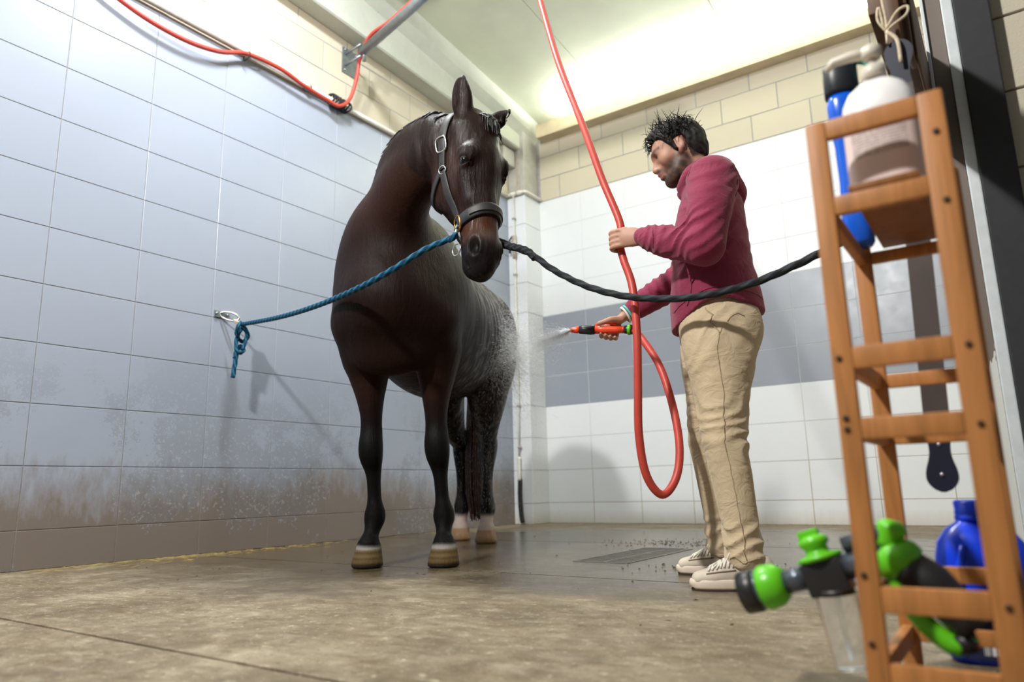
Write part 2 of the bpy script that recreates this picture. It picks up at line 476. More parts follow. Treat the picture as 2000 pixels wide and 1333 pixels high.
# --- tile and block pieces share one mesh for each size
PIECE = {}
def piece(kind, w, h, d=0.012, ch=0.0018):
    """a slab w x h lying in XZ, front at y=0 facing -y, chamfered rim"""
    key = (kind, round(w, 3), round(h, 3))
    if key not in PIECE:
        bm = bmesh.new()
        f = [bm.verts.new(p) for p in ((ch, 0, ch), (w-ch, 0, ch), (w-ch, 0, h-ch), (ch, 0, h-ch))]
        m = [bm.verts.new(p) for p in ((0, ch, 0), (w, ch, 0), (w, ch, h), (0, ch, h))]
        b = [bm.verts.new(p) for p in ((0, d, 0), (w, d, 0), (w, d, h), (0, d, h))]
        bm.faces.new(f)
        for A, B in ((f, m), (m, b)):
            for i in range(4): bm.faces.new((A[i], B[i], B[(i+1) % 4], A[(i+1) % 4]))
        bm.faces.new(b[::-1]); bmesh.ops.recalc_face_normals(bm, faces=bm.faces)
        me = bpy.data.meshes.new(kind); bm.to_mesh(me); bm.free(); me.materials.append(MATS[kind]); PIECE[key] = me
    return PIECE[key]
def put_piece(name, kind, w, h, parent, origin, rz, proud=0.0):
    o = bpy.data.objects.new(name, piece(kind, w, h)); o.location = origin; o.rotation_euler = (0, 0, rz)
    return link(o, parent)
CX, CY = -3.815, 5.83            # free corner of the column
G = 0.0040                       # joint
rows = [(0.0, Z0)] + [(Z0 + TH * i, Z0 + TH * (i + 1)) for i in range(10)]

wall_left = box('wall_left', (XL - 0.30, -0.6, 0.0), (XL - 0.0040, YB + 0.3, 5.4), 'grout_light'); tag(wall_left, kind='structure')
RZL = math.radians(90)          # piece x axis -> +y, front -> +x
lcols = [2.070 + 0.481 * i for i in range(-6, 8)] + [5.90]
for za, zb in rows:
    for ya, yb in zip(lcols, lcols[1:]):
        put_piece('tile', 'grey_tile', yb - ya - G, zb - za - G, wall_left, (XL, ya + G/2, za + G/2), RZL, 0)
box('mortar_bed', (XL - .02, -.6, 3.294), (XL - .0035, CY + .3, 5.3), 'mortar', wall_left)
# cream blocks over the tiles, laid to half bond
for r in range(8):
    za = 3.296 + 0.2490 * r; off = 2.620 if r % 2 == 0 else 2.870
    for i in range(-7, 8):
        ya = off + 0.492 * i
        put_piece('block', 'cream_block', 0.484, 0.241, wall_left, (XL - 0.002 + random.uniform(0, 0.002), ya + 0.004, za + 0.004), RZL)

wall_back = box('wall_back', (XL - 0.3, YB + 0.0022, 0.0), (1.2, YB + 0.30, 5.4), 'grout_dirty'); tag(wall_back, kind='structure')
bcols = [-3.84] + [-3.325 + 0.487 * i for i in range(0, 10)]
for k, (za, zb) in enumerate(rows):
    kind = 'blue_grey_tile' if 4 <= k <= 6 else 'white_tile'
    for xa, xb in zip(bcols, bcols[1:]):
        put_piece('tile', kind, xb - xa - G, zb - za - G, wall_back, (xa + G/2, YB, za + G/2), 0)
box('mortar_bed', (-3.84, YB + .0015, 3.294), (1.2, YB + .02, 4.2), 'mortar', wall_back)
for r in range(3):
    za = 3.296 + 0.2470 * r
    offs = -3.56 if r % 2 == 0 else -3.318
    if r == 2: offs = -3.548
    first = True
    xs = [offs + 0.499 * i for i in range(0, 10)]
    cuts = [-3.80] + xs if xs[0] > -3.78 else xs
    for xa, xb in zip(cuts, cuts[1:]):
        hgt = 0.239 if r < 2 else 0.172
        put_piece('block', 'cream_block', xb - xa - 0.009, hgt, wall_back, (xa + 0.0045, YB - 0.003 + random.uniform(0, 0.003), za + 0.004), 0)

# --- corner column: tiled below, raw concrete above
column = box('wall_column', (XL + 0.002, CY + 0.005, 0.0), (CX - 0.005, YB, 3.292), 'grout_light'); tag(column, kind='structure')
for za, zb in rows:
    put_piece('tile', 'white_tile', CX - XL - G, zb - za - G, column, (XL + G/2, CY, za + G/2), 0)
    put_piece('tile', 'white_tile', YB - CY - G, zb - za - G, column, (CX, CY + G/2, za + G/2), RZL)
box('shaft', (XL + 0.004, CY + 0.02, 3.292), (CX - 0.012, YB, 4.3), 'column_concrete', column, 0.008)
box('corbel', (XL + 0.004, CY - 0.20, 3.62), (XL + 0.10, CY + 0.02, 3.80), 'column_concrete', column, 0.008)
box('cable_duct', (CX - 0.10, CY + 0.005, 3.32), (CX - 0.06, CY + 0.021, 4.15), 'pipe_grey', column, 0.003)

# --- sloping ceiling in wide panels, and the concrete roof beam over the grey wall
def zc(y): return 4.19 + 0.118 * (YB - y)
ceiling = bpy.data.objects.new('ceiling', None); link(ceiling); tag(ceiling, kind='structure')
xs = [-4.4, -2.93, -1.62, -0.31, 1.0, 2.3]
for xa, xb in zip(xs, xs[1:]):
    bm = bmesh.new()
    vs = [bm.verts.new(p) for p in ((xa+.003, -1.5, zc(-1.5)), (xb-.003, -1.5, zc(-1.5)), (xb-.003, YB+.3, zc(YB+.3)), (xa+.003, YB+.3, zc(YB+.3)))]
    f = bm.faces.new(vs); r = bmesh.ops.extrude_face_region(bm, geom=[f])
    bmesh.ops.translate(bm, vec=(0, 0, 0.06), verts=[v for v in r['geom'] if isinstance(v, bmesh.types.BMVert)])
    bm_obj('panel', bm, 'ceiling_panel', ceiling)
bm = bmesh.new(); vs = [bm.verts.new(p) for p in ((-4.4, -1.5, zc(-1.5)+.03), (2.3, -1.5, zc(-1.5)+.03), (2.3, YB+.3, zc(YB+.3)+.03), (-4.4, YB+.3, zc(YB+.3)+.03))]
bm.faces.new(vs); bm_obj('seam_backing', bm, 'seam_dark', ceiling)

beam = bpy.data.objects.new('ceiling_beam', None); link(beam); tag(beam, kind='structure')
def prism(name, sec0, y0, sec1, y1, mat, parent):
    bm = bmesh.new()
    A = [bm.verts.new((x, y0, z)) for x, z in sec0]; B = [bm.verts.new((x, y1, z)) for x, z in sec1]; n = len(A)
    for i in range(n): bm.faces.new((A[i], A[(i+1) % n], B[(i+1) % n], B[i]))
    bm.faces.new(A[::-1]); bm.faces.new(B)
    return bm_obj(name, bm, mat, parent)
def beam_sec(y):
    zb = 4.085 - 0.046 * y; zt = zc(y) + 0.05; xf = -3.865
    return [(XL + 0.004, zb), (xf - 0.012, zb), (xf, zb + 0.012), (xf, zt - 0.30), (xf + 0.075, zt - 0.22), (xf + 0.075, zt), (XL + 0.004, zt)]
prism('web', beam_sec(-0.6), -0.6, beam_sec(CY + 0.01), CY + 0.01, 'beam_concrete', beam)
prism('web_end', beam_sec(CY + 0.01), CY + 0.01, beam_sec(YB - 0.002), YB - 0.002, 'beam_concrete', beam)
box('cross_rib', (-3.80, 3.30, zc(3.4) - 0.16), (-2.75, 3.62, zc(3.4) + 0.05), 'column_concrete', beam, 0.01)

# --- boarded cove along the head of the white wall, with the tube that lights the ceiling
trim = bpy.data.objects.new('trim_1', None); link(trim); tag(trim, kind='structure')
box('fascia_board', (-3.74, YB - 0.140, 3.985), (1.2, YB - 0.118, 4.10), 'painted_board', trim, 0.003)
box('base_board', (-3.74, YB - 0.140, 3.955), (1.2, YB + 0.002, 3.983), 'painted_board', trim, 0.003)
box('lower_bead', (-3.74, YB - 0.152, 3.948), (1.2, YB - 0.1405, 3.990), 'painted_board', trim, 0.003)
for lo, hi in (((-2.98, 2.21, 4.48), (-2.42, 2.39, 4.70)), ((-1.37, 3.81, 4.335), (-.13, 3.99, 4.50))): box('lamp_housing', lo, hi, 'jamb_grey' if 'jamb_grey' in MATS else simple('jamb_grey', srgb(200, 202, 200), .5), ceiling, .01)
bm = bmesh.new(); box_bm(bm, (-.14, -.14, .004), (.14, .14, .09), .01, Matrix.Translation((-1.75, -1.2, 3.75)) @ (Vector((-2.6, 4.4, .8)) - Vector((-1.75, -1.2, 3.75))).to_track_quat('-Z', 'Y').to_matrix().to_4x4())
tube_bm(bm, [(-1.74, -1.26, 3.78), (-1.74, -1.26, 5.10)], .012, 8); bm_obj('flood_housing', bm, 'jamb_grey', ceiling)
tube('lamp_tube', [(-3.35, YB - 0.055, 4.01), (-0.05, YB - 0.055, 4.01)], 0.013, 'pvc_white', trim)
# ================================================================== the horse (x forward, y to its left)
HO = Vector((-2.38, 2.58, 0.0)); HRZ = math.atan2(-0.880, 0.474)
horse = empty('horse', HO, HRZ)
tag(horse, 'dark bay horse with a black halter standing wet under the hose', 'horse')
V3 = lambda *a: np.array(a, float)
H = Field((-1.98, -0.50, -0.02), (0.98, 0.72, 2.10), 0.0085)
# trunk: (x, y, z, half width, half height)
TR = [(0.235, -0.055, 1.20, .15, .15), (0.17, -0.055, 1.20, .235, .235), (0.05, -0.05, 1.21, .275, .30), (-0.18, -0.03, 1.245, .295, .365), (-0.50, -0.01, 1.235, .325, .395),
      (-0.82, 0.01, 1.255, .335, .385), (-1.08, 0.035, 1.32, .325, .345), (-1.28, 0.05, 1.365, .31, .315), (-1.44, 0.05, 1.36, .25, .26), (-1.52, .05, 1.34, .16, .17)]
H.chain([t[:3] for t in TR], [t[3:] for t in TR], 0.05, 9, u=(0, 1, 0))
# withers and croup
H.chain([(-0.05, -0.04, 1.53), (-0.26, -0.02, 1.60), (-0.5, 0, 1.57)], [(.09, .10), (.075, .09), (.09, .08)], .10, 3, u=(0, 1, 0))
H.chain([(-0.95, 0.02, 1.585), (-1.15, 0.045, 1.615), (-1.38, 0.05, 1.53)], [(.12, .08), (.14, .075), (.12, .09)], .08, 3, u=(0, 1, 0))
# shoulders, breast, thighs
for s, y0 in ((-1, -0.245), (1, 0.155)):
    H.chain([(-0.20, y0 * .75, 1.50), (0.00, y0, 1.30), (0.13, y0 * .92, 1.13)], [(.06, .14), (.105, .15), (.10, .12)], .09, 3, u=(0, 1, 0))
    H.chain([(0.12, y0 * .95, 1.12), (0.02, y0 + (.01 if s < 0 else -.01), 0.99)], [(.105, .13), (.09, .125)], .06, 1, u=(0, 1, 0))
    H.ball((0.225, -0.045 + s * 0.10, 1.16), (.085, .105, .135), .05)
H.ball((0.17, -.05, .97), (.10, .17, .11), .08)
H.ball((-1.28, 0.05 + 0.205, 1.27), (.26, .135, .30), .08)
H.ball((-1.28, 0.05 - 0.205, 1.27), (.26, .135, .30), .08)
# fore legs: (x, y, z, half width, half depth)
def leg(P, k=.03):
    H.chain([p[:3] for p in P], [p[3:] for p in P], k, 3, u=(0, 1, 0))
leg([(.03, -.215, 1.00, .115, .135), (.02, -.203, .90, .096, .11), (.025, -.193, .80, .070, .084), (.03, -.184, .70, .052, .062), (.035, -.180, .615, .049, .054)])
leg([(.035, -.180, .615, .049, .054), (.048, -.178, .560, .057, .060), (.050, -.176, .505, .056, .058), (.030, -.172, .445, .041, .046), (.028, -.167, .39, .033, .040), (.028, -.163, .31, .032, .038), (.028, -.160, .262, .040, .046), (.026, -.160, .222, .050, .053), (.045, -.163, .175, .038, .042), (.065, -.167, .135, .036, .038), (.082, -.171, .098, .052, .052)], .012)
leg([(.03, .145, 1.00, .112, .135), (.02, .135, .90, .094, .11), (.025, .132, .80, .071, .084), (.03, .132, .70, .054, .062), (.035, .136, .615, .050, .054)])
leg([(.035, .136, .615, .050, .054), (.048, .140, .560, .059, .060), (.050, .144, .505, .057, .058), (.030, .149, .445, .042, .046), (.028, .154, .39, .033, .040), (.028, .160, .31, .032, .038), (.028, .165, .262, .039, .046), (.026, .168, .222, .050, .053), (.045, .171, .175, .038, .042), (.065, .175, .135, .036, .038), (.08, .178, .098, .052, .052)], .012)
# hind legs: thigh, gaskin, hock behind, upright shank
def hind(hx, hy, ty):
    leg([(-1.25, ty, 1.14, .150, .25), (-1.20, ty * .96 + hy * .04, 1.00, .140, .21), (-1.22 + (hx + 1.315) * .3, ty * .75 + hy * .25, .87, .115, .155), (-1.31 + (hx + 1.315) * .6, ty * .5 + hy * .5, .75, .078, .10), (hx - .085, hy + (ty - hy) * .25, .655, .054, .066)], .06)
    leg([(hx - .105, hy + (ty - hy) * .2, .645, .062, .078), (hx - .105, hy, .575, .064, .074), (hx - .085, hy, .49, .047, .056), (hx - .075, hy, .41, .037, .046), (hx - .065, hy, .31, .037, .044), (hx - .062, hy, .255, .048, .050), (hx - .055, hy, .215, .055, .056), (hx - .035, hy, .165, .043, .044), (hx - .012, hy, .12, .042, .042), (hx, hy, .09, .048, .048)], .012)
    H.ball((hx - .165, hy, .655), (.035, .030, .055), .035)
LH, RH = (-1.300, 0.165), (-1.615, -0.060)
hind(LH[0], LH[1], .205); hind(RH[0], RH[1], -.095)
# hooves: sloping toe, flat sole
def hoof(x, y):
    H.chain([(x - .012, y, .078), (x + .006, y, .018)], [(.058, .060), (.072, .074)], .006, 1, u=(0, 1, 0))
for x, y in ((.085, -.172), (.085, .179), (LH[0] + .005, LH[1]), (RH[0] + .005, RH[1])): hoof(x, y)
# neck
NK = [(-0.12, -0.04, 1.37, .25, .34), (-0.02, -0.08, 1.45, .265, .30), (0.09, -0.085, 1.55, .215, .245), (0.20, -0.02, 1.66, .150, .205), (0.31, 0.07, 1.755, .130, .180), (0.415, 0.19, 1.81, .115, .158), (0.50, 0.30, 1.81, .100, .140)]
H.chain([t[:3] for t in NK], [t[3:] for t in NK], 0.16, 6, u=(-0.45, 0.85, 0.0))
H.chain([(-0.10, -.04, 1.60), (0.06, -.085, 1.745), (0.20, -.05, 1.86), (0.34, 0.06, 1.925), (0.46, 0.22, 1.92)], [.06, .062, .06, .058, .06], .08, 4)   # crest
# head: own frame F (face), S (its left), D (towards the muzzle)
HYAW, HPIT = math.radians(50), math.radians(7)
Fh = V3(math.cos(HYAW), math.sin(HYAW), 0)
HS = V3(-math.sin(HYAW), math.cos(HYAW), 0)
HD = Fh * math.sin(HPIT) + V3(0, 0, -math.cos(HPIT)); HF = Fh * math.cos(HPIT) + V3(0, 0, math.sin(HPIT))
HD = HD - HS * 0.085; HD /= np.linalg.norm(HD); HF = HF - HD * (HF @ HD); HF /= np.linalg.norm(HF); HS = np.cross(HF, HD) * -1.0
if HS @ V3(-math.sin(HYAW), math.cos(HYAW), 0) < 0: HS = -HS
HP = V3(0.560, 0.435, 1.895); HL = 0.735
def hd(t, f=0.0, s=0.0): return HP + HD * (t * HL) + HF * f + HS * s
# (t, front, back, half width)
HDS = [(-.01, .035, -.10, .066), (.07, .072, -.150, .094), (.17, .092, -.200, .110), (.27, .100, -.232, .116), (.37, .098, -.242, .105), (.47, .090, -.212, .089), (.57, .082, -.150, .077),
       (.67, .076, -.110, .072), (.76, .072, -.096, .071), (.85, .069, -.094, .073), (.92, .056, -.084, .067), (.965, .032, -.060, .050)]
H.chain([hd(t, (a + b) / 2) for t, a, b, w in HDS], [(w, (a - b) / 2) for t, a, b, w in HDS], .035, 4, u=HS)
for s in (-1, 1):
    H.ball(hd(.300, .046, s * .092), (.024, .034, .036), .04, [HS, HF, HD])                    # brow
    H.ball(hd(.385, -.125, s * .068), (.038, .105, .110), .04, [HS, HF, HD])                   # jowl
    H.chain([hd(.40, .01, s * .088), hd(.56, .008, s * .064)], [.016, .010], .05, 1)             # facial crest
    H.ball(hd(.855, .022, s * .055), (.028, .042, .054), .025, [HS, HF, HD])                    # nostril wing
    H.ball(hd(.345, .026, s * .126), (.016, .026, .017), .014, [HS, HF, HD], sub=True)          # eye socket
    H.ball(hd(.868, .034, s * .090), (.044, .024, .043), .012, [HS, HF, HD], sub=True)         # nostril
    H.carve([hd(.845, .056, s * .074), hd(.830, .045, s * .080), hd(.845, .030, s * .084)], [.009, .010, .008])
    H.carve([hd(.862, -.062, s * .076), hd(.900, -.040, s * .078), hd(.940, -.024, s * .064), hd(.965, -.012, s * .030)], [.007, .009, .009, .007])        # mouth
H.ball(hd(.935, -.052), (.045, .036, .036), .025, [HS, HF, HD])                                # chin
for s in (-1, 1):
    for dt_, r_ in ((-.034, .0085), (.032, .0065)):
        H.chain([hd(.345 + dt_ * math.cos(q) * 1.1 + .010 * math.sin(q), .026 + .036 * math.sin(q), s * (.112 - .010 * abs(math.sin(q)))) for q in np.linspace(-1.4, 1.4, 7)], [r_ * (.5 + .5 * math.cos(q)) for q in np.linspace(-1.4, 1.4, 7)], .010, 2)
    H.chain([hd(.268, -.005, s * .104), hd(.262, .030, s * .108), hd(.285, .062, s * .094)], [.006, .008, .006], .014, 3)
# neck meets the head
H.chain([(0.44, 0.24, 1.80), hd(.10, -.06), hd(.22, -.09)], [(.085, .115), (.085, .10), (.07, .085)], .06, 3, u=HS)
# ears
for s, lean, fw in ((-1, .02, .02), (1, .98, .0)):
    b = hd(-.005, -.020, s * .062)
    tip_dir = V3(0, 0, 1) + HS * (s * .10 + (lean if s > 0 else lean)) + HF * fw; tip_dir /= np.linalg.norm(tip_dir)
    L = .205 if s < 0 else .215
    fd = HF * 0.55 + HS * s * 0.85
    pts = [b, b + tip_dir * L * .22, b + tip_dir * L * .50, b + tip_dir * L * .78, b + tip_dir * L + (HS * -.018 * s if s < 0 else -HF * .012 + V3(0, 0, .022))]
    H.chain(pts, [(.030, .030), (.046, .034), (.046, .028), (.030, .020), (.006, .006)], .012, 4, u=np.cross(fd, tip_dir))
    inn = [p + fd / np.linalg.norm(fd) * o for p, o in zip(pts, (.040, .036, .032, .026))]
    for p, q, r in zip(inn, inn[1:], (.020, .024, .020)):
        H.ball((p + q) / 2, (r, r * .8, .048), .010, [np.cross(fd, tip_dir) / np.linalg.norm(np.cross(fd, tip_dir)), fd / np.linalg.norm(fd), tip_dir], sub=True)
# flat soles
gx, gy, gz = H.grid(); H.F[:] = np.maximum(H.F, -gz - 0.0)
hme, HPts = H.mesh('horse_body', 2)
# --- coat
P = HPts; n1 = snoise(P, 9, 1); n2 = snoise(P, 30, 2)
bay = V3(.0135, .0054, .0038); black = V3(.0034, .0030, .0032); red = V3(.060, .018, .0075)
C = np.tile(bay, (len(P), 1)) * (1 + .25 * n1[:, None] + .10 * n2[:, None])
def lay(mask, col):
    global C
    C = C * (1 - mask[:, None]) + np.asarray(col) * mask[:, None]
lay(sstep(.80, .62, P[:, 2] + .05 * n1) * 1.0, black)
lay(np.exp(-((P[:, 2] - .80) / .11) ** 2) * (P[:, 0] > -.25) * .16, red)
ht = (P - HP) @ HD / HL; hf = (P - HP) @ HF; hs = (P - HP) @ HS
ishead = (np.abs(hs) < .14) & (hf > -.2) & (hf < .13) & (P[:, 0] > .42)
lay(ishead * np.exp(-((ht - .735) / .07) ** 2) * .85, red * 1.25)
lay(ishead * np.exp(-((ht - .36) / .16) ** 2) * (hf < 0.0) * .40, red)
lay(ishead * sstep(.80, .86, ht) * .95, V3(.011, .009, .0095))
lay(ishead * np.exp(-((ht - .868) / .050) ** 4 - ((hf - .034) / .024) ** 4) * (np.abs(hs) < .082) * (np.abs(hs) > .035), V3(.0008, .0006, .0006))  # shade of the nostril hollow, painted near-black into the coat colour
lay(ishead * np.exp(-((ht - .80) / .035) ** 2 - ((hs + .02) / .05) ** 2) * .55, V3(.16, .11, .09))     # pale snip of skin over the nostril
lay((P[:, 0] > .05) * (P[:, 0] < .5) * np.exp(-((P[:, 2] - 1.68) / .16) ** 2) * .30, red)
hindm = (P[:, 0] < -.9)
lay(hindm * sstep(.185, .150, P[:, 2] + .018 * n2), V3(.50, .40, .36))
lay((~hindm) * sstep(.105, .088, P[:, 2] + .006 * n2) , V3(.35, .33, .31))
lay((~hindm) * sstep(.084, .076, P[:, 2]), V3(.13, .085, .035) * (1 + .3 * np.sin(P[:, 2] * 260))[:, None])
lay((~hindm) * sstep(.030, .012, P[:, 2]), V3(.035, .028, .02))
lay(hindm * sstep(.088, .076, P[:, 2]), V3(.36, .22, .12))
paint(hme, np.clip(C, 0.002, 1))
def coat_material():
    t = NT('wet_coat'); a = t.node('ShaderNodeAttribute', attribute_name='tint')
    n = t.noise(t.coords(scale=(1, 1, .16)), 150, 4, .65, .3); m = t.noise(t.coords(scale=(1, 1, .10)), 22, 5, .65, .4); w = t.noise(t.coords(), 2.2, 3)
    # soaked along the flank, nearly dry on the breast and neck
    wet = t.math('ADD', t.math('MULTIPLY', t.math('SUBTRACT', t.sep(t.coords())[0], -.15), -2.2), t.math('MULTIPLY', t.math('SUBTRACT', w, .5), 1.5), clamp=True)
    wet = t.math('MAXIMUM', wet, t.math('MULTIPLY', t.math('MULTIPLY', t.math('SUBTRACT', t.sep(t.coords())[0], .45), 6.0, clamp=True), .75))
    streak = t.math('MULTIPLY', wet, t.math('MULTIPLY', t.math('SUBTRACT', m, .47), 5.0, clamp=True))
    t.set(col=t.mix(t.math('MULTIPLY', n, .35), a.outputs['Color'], (0.005, 0.0035, 0.003, 1)),
          rough=t.math('SUBTRACT', t.math('ADD', .46, t.math('MULTIPLY', m, .12)), t.math('MULTIPLY', streak, .30)),
          spec=t.math('ADD', .09, t.math('MULTIPLY', streak, .50)))
    t.bump(t.math('ADD', n, t.math('MULTIPLY', m, 3.2)), .40, .006)
coat_material()
hbody = mesh_obj('horse_body', hme, 'wet_coat', horse, True)
hbvh = BVHTree.FromPolygons([Vector(v.co) for v in hme.vertices], [list(p.vertices) for p in hme.polygons])
def snap(p, off=0.0):
    loc, nor, i, d = hbvh.find_nearest(Vector(p)); return loc + nor * off, nor
# --- eyes
t = NT('horse_eye'); t.set(col=(.005, .0035, .003, 1), rough=.10, spec=.4)
for s in (-1, 1):
    bm = bmesh.new(); bmesh.ops.create_uvsphere(bm, u_segments=24, v_segments=16, radius=.0275)
    M4 = Matrix.Translation(Vector(hd(.345, .026, s * .093)))
    bmesh.ops.transform(bm, matrix=M4, verts=bm.verts); bm_obj('eye', bm, 'horse_eye', horse, True)
# --- forelock, mane and tail
def hair_material(name, c1, c2):
    t = NT(name); n = t.noise(t.coords(), 60, 4); t.set(col=t.ramp(n, [(.3, c1), (.7, c2)]), rough=.38, spec=.5)
hair_material('black_hair', (.006, .005, .006, 1), (.020, .019, .022, 1))
hair_material('tail_hair', (.030, .012, .008, 1), (.085, .040, .028, 1))
def strands(name, gens, mat, parent, seg=5):
    bm = bmesh.new()
    for pts, r in gens: 
        c = catmull(pts, 4); n = len(c)
        tube_bm(bm, c, [r * (1 - .75 * (i / (n - 1)) ** 2) for i in range(n)], seg)
    return tag(bm_obj(name, bm, mat, parent, True), kind='stuff')
gens = []
for i in range(80):
    s = random.gauss(.012, .022); a = random.uniform(-.01, .04); ln = random.uniform(.10, .19)
    p0 = hd(-.045 + a * .2, -.01 + random.uniform(-.03, .02), s * .8)
    pts = [p0]
    for f in (.3, .6, 1.0):
        q, nrm = snap(hd(-.03 + ln * f, .12, s + (.010 + s * .5) * f), .006 + random.random() * .012)
        pts.append(np.array(q))
    gens.append((pts, random.uniform(.0028, .005)))
strands('forelock', gens, 'black_hair', horse)
gens = []
crest = catmull([(-0.06, -.05, 1.68), (0.06, -.085, 1.79), (0.20, -.05, 1.905), (0.34, 0.06, 1.97), (0.46, 0.22, 1.965), (.53, .33, 1.95)], 8)
for i in range(260):
    k = random.randrange(len(crest) - 1); c = crest[k] + (crest[k+1] - crest[k]) * random.random()
    c = np.array(snap(c, .002)[0]); side = np.array((.25, -.9, 0)); ln = random.uniform(.02, .085)
    if random.random() < .6: side = -side
    pts = [c, np.array(snap(c + side * ln * .5 + V3(0, 0, -.01), .007)[0]), np.array(snap(c + side * ln + V3(0, 0, -ln * .7), .006)[0])]
    gens.append((pts, random.uniform(.003, .006)))
strands('mane', gens, 'black_hair', horse)
gens = []
for i in range(260):
    a = random.uniform(0, 6.28); r = random.random() ** .5
    x0, y0 = -1.56, .055
    gens.append(([V3(x0 + .02 * math.cos(a), y0 + .025 * math.sin(a), 1.46), V3(x0 - .09 + .03 * r * math.cos(a), y0 + .04 * r * math.sin(a), 1.22),
                  V3(x0 - .10 + .05 * r * math.cos(a), y0 + .005 + .08 * r * math.sin(a), .75), V3(x0 - .09 + .05 * r * math.cos(a), y0 + .005 + .085 * r * math.sin(a), .36),
                  V3(x0 - .09 + .03 * r * math.cos(a), y0 + .005 + .055 * r * math.sin(a), random.uniform(.12, .22))], random.uniform(.006, .010)))
strands('tail', gens, 'tail_hair', horse)

# --- halter: straps laid on the head
simple('black_leather', (.014, .014, .017, 1), .42, var=.3, scale=60, bump=.15)
simple('worn_leather', (.017, .0155, .016, 1), .55, var=.35, scale=40, bump=.2)
simple('brass', srgb(190, 150, 84), .28, metal=.95)
simple('steel_bright', srgb(205, 205, 205), .25, metal=.95)
halter = empty('halter', hd(.3), 0.0, horse); halter['label'] = 'black leather halter with brass rings and steel buckles'
HB = Vector(hd(.3))
def strap(name, ctrl, width, thick, mat, parent, n=8, closed=False, off=.004):
    C = catmull(ctrl, n); rows_ = []; pts = []
    for c in C:
        q, nr = snap(hd(*c), off); pts.append((q, nr))
    for _ in range(2): pts = [((pts[max(i-1,0)][0] + pts[i][0] * 2 + pts[min(i+1,len(pts)-1)][0]) / 4, (pts[max(i-1,0)][1] + pts[i][1] + pts[min(i+1,len(pts)-1)][1]).normalized()) for i in range(len(pts))]
    bm = bmesh.new()
    for i, (q, nr) in enumerate(pts):
        tg = (pts[min(i+1, len(pts)-1)][0] - pts[max(i-1, 0)][0]).normalized(); nr = (nr - tg * nr.dot(tg)).normalized(); b = tg.cross(nr)
        q = q - HB
        rows_.append([bm.verts.new(q + b * (a * width / 2) + nr * (thick * k)) for a, k in ((-1, -.4), (-1, .7), (-.8, 1.0), (.8, 1.0), (1, .7), (1, -.4))])
    for A, B in zip(rows_, rows_[1:]):
        for k in range(6): bm.faces.new((A[k], A[(k+1) % 6], B[(k+1) % 6], B[k]))
    bm.faces.new(rows_[0]); bm.faces.new(rows_[-1][::-1])
    return auto_smooth(bm_obj(name, bm, mat, parent, True), 50)
def ring(name, c, R, r, mat, parent, ax1, ax2, sq=2.0, sx=1.0):
    pts = []
    for k in range(20):
        a = 2 * math.pi * k / 20; co, si = math.cos(a), math.sin(a); q = (abs(co)**sq + abs(si)**sq) ** (-1/sq)
        pts.append(Vector(c) + Vector(ax1) * (co * q * R * sx) + Vector(ax2) * (si * q * R))
    return tube(name, pts, r, mat, parent, 7, closed=True)
nose = strap('noseband', [(.685, -.07, -.10), (.668, .00, -.10), (.645, .075, -.06), (.64, .10, .0), (.645, .075, .06), (.668, .0, .10), (.685, -.07, .10)], .050, .011, 'black_leather', halter, 6)
strap('noseband_padding', [(.662, .02, -.10), (.645, .075, -.06), (.64, .10, .0), (.645, .075, .06), (.662, .02, .10)], .030, .017, 'worn_leather', halter, 6)
for s in (-1, 1):
    strap('cheek_strap', [(.34, -.095, s * .13), (.42, -.085, s * .12), (.54, -.078, s * .10), (.67, -.060, s * .09)], .034, .007, 'worn_leather', halter, 6)
    strap('throat_strap', [(.33, -.10, s * .13), (.40, -.16, s * .12), (.47, -.21, s * .09), (.50, -.24, s * .03)], .030, .007, 'black_leather', halter, 6)
    cr = strap('crown_strap', [(-.01, -.10, s * .03), (.05, -.085, s * .09), (.14, -.09, s * .12), (.24, -.095, s * .14), (.34, -.095, s * .14)], .038, .008, 'worn_leather', halter, 6)
    c, nr = snap(hd(.17, -.09, s * .13), .013); tg = Vector(HD)
    b = nr.cross(tg).normalized(); t2 = b.cross(nr).normalized()
    ring('buckle', c - HB, .027, .0042, 'steel_bright', halter, t2, b, 4, 1.25)
    c, nr = snap(hd(.34, -.09, s * .13), .010); ring('cheek_ring', c - HB, .018, .003, 'steel_bright', halter, t2, b)
    c, nr = snap(hd(.683, -.066, s * .09), .010); b = nr.cross(Vector(HD)).normalized(); t2 = b.cross(nr).normalized()
    ring('nose_ring', c - HB, .029, .0048, 'brass', halter, t2, b, 4)
    if s < 0: RING_R = c.copy()
    else: RING_L = c.copy()
    strap('chin_strap', [(.695, -.08, s * .09), (.73, -.11, s * .06), (.745, -.13, s * .0)], .028, .007, 'black_leather', halter, 6, off=.012)
ring('chin_ring', Vector(hd(.785, -.125, -.03)) - HB, .026, .003, 'steel_bright', halter, HF * -1, HD)
tube('strap_tail', [Vector(hd(.71, -.03, .10)) - HB, Vector(hd(.725, -.01, .13)) - HB, Vector(hd(.735, .0, .16)) - HB], .009, 'black_leather', halter, 6, flat=.4)
# ================================================================== the man (x forward, y to his left)
MO = Vector((-0.93, 2.58, 0.0)); MRZ = math.atan2(-0.339, -0.941)
man = empty('person', MO, MRZ)
tag(man, 'person in a maroon hoodie and beige trousers hosing down the horse', 'person')
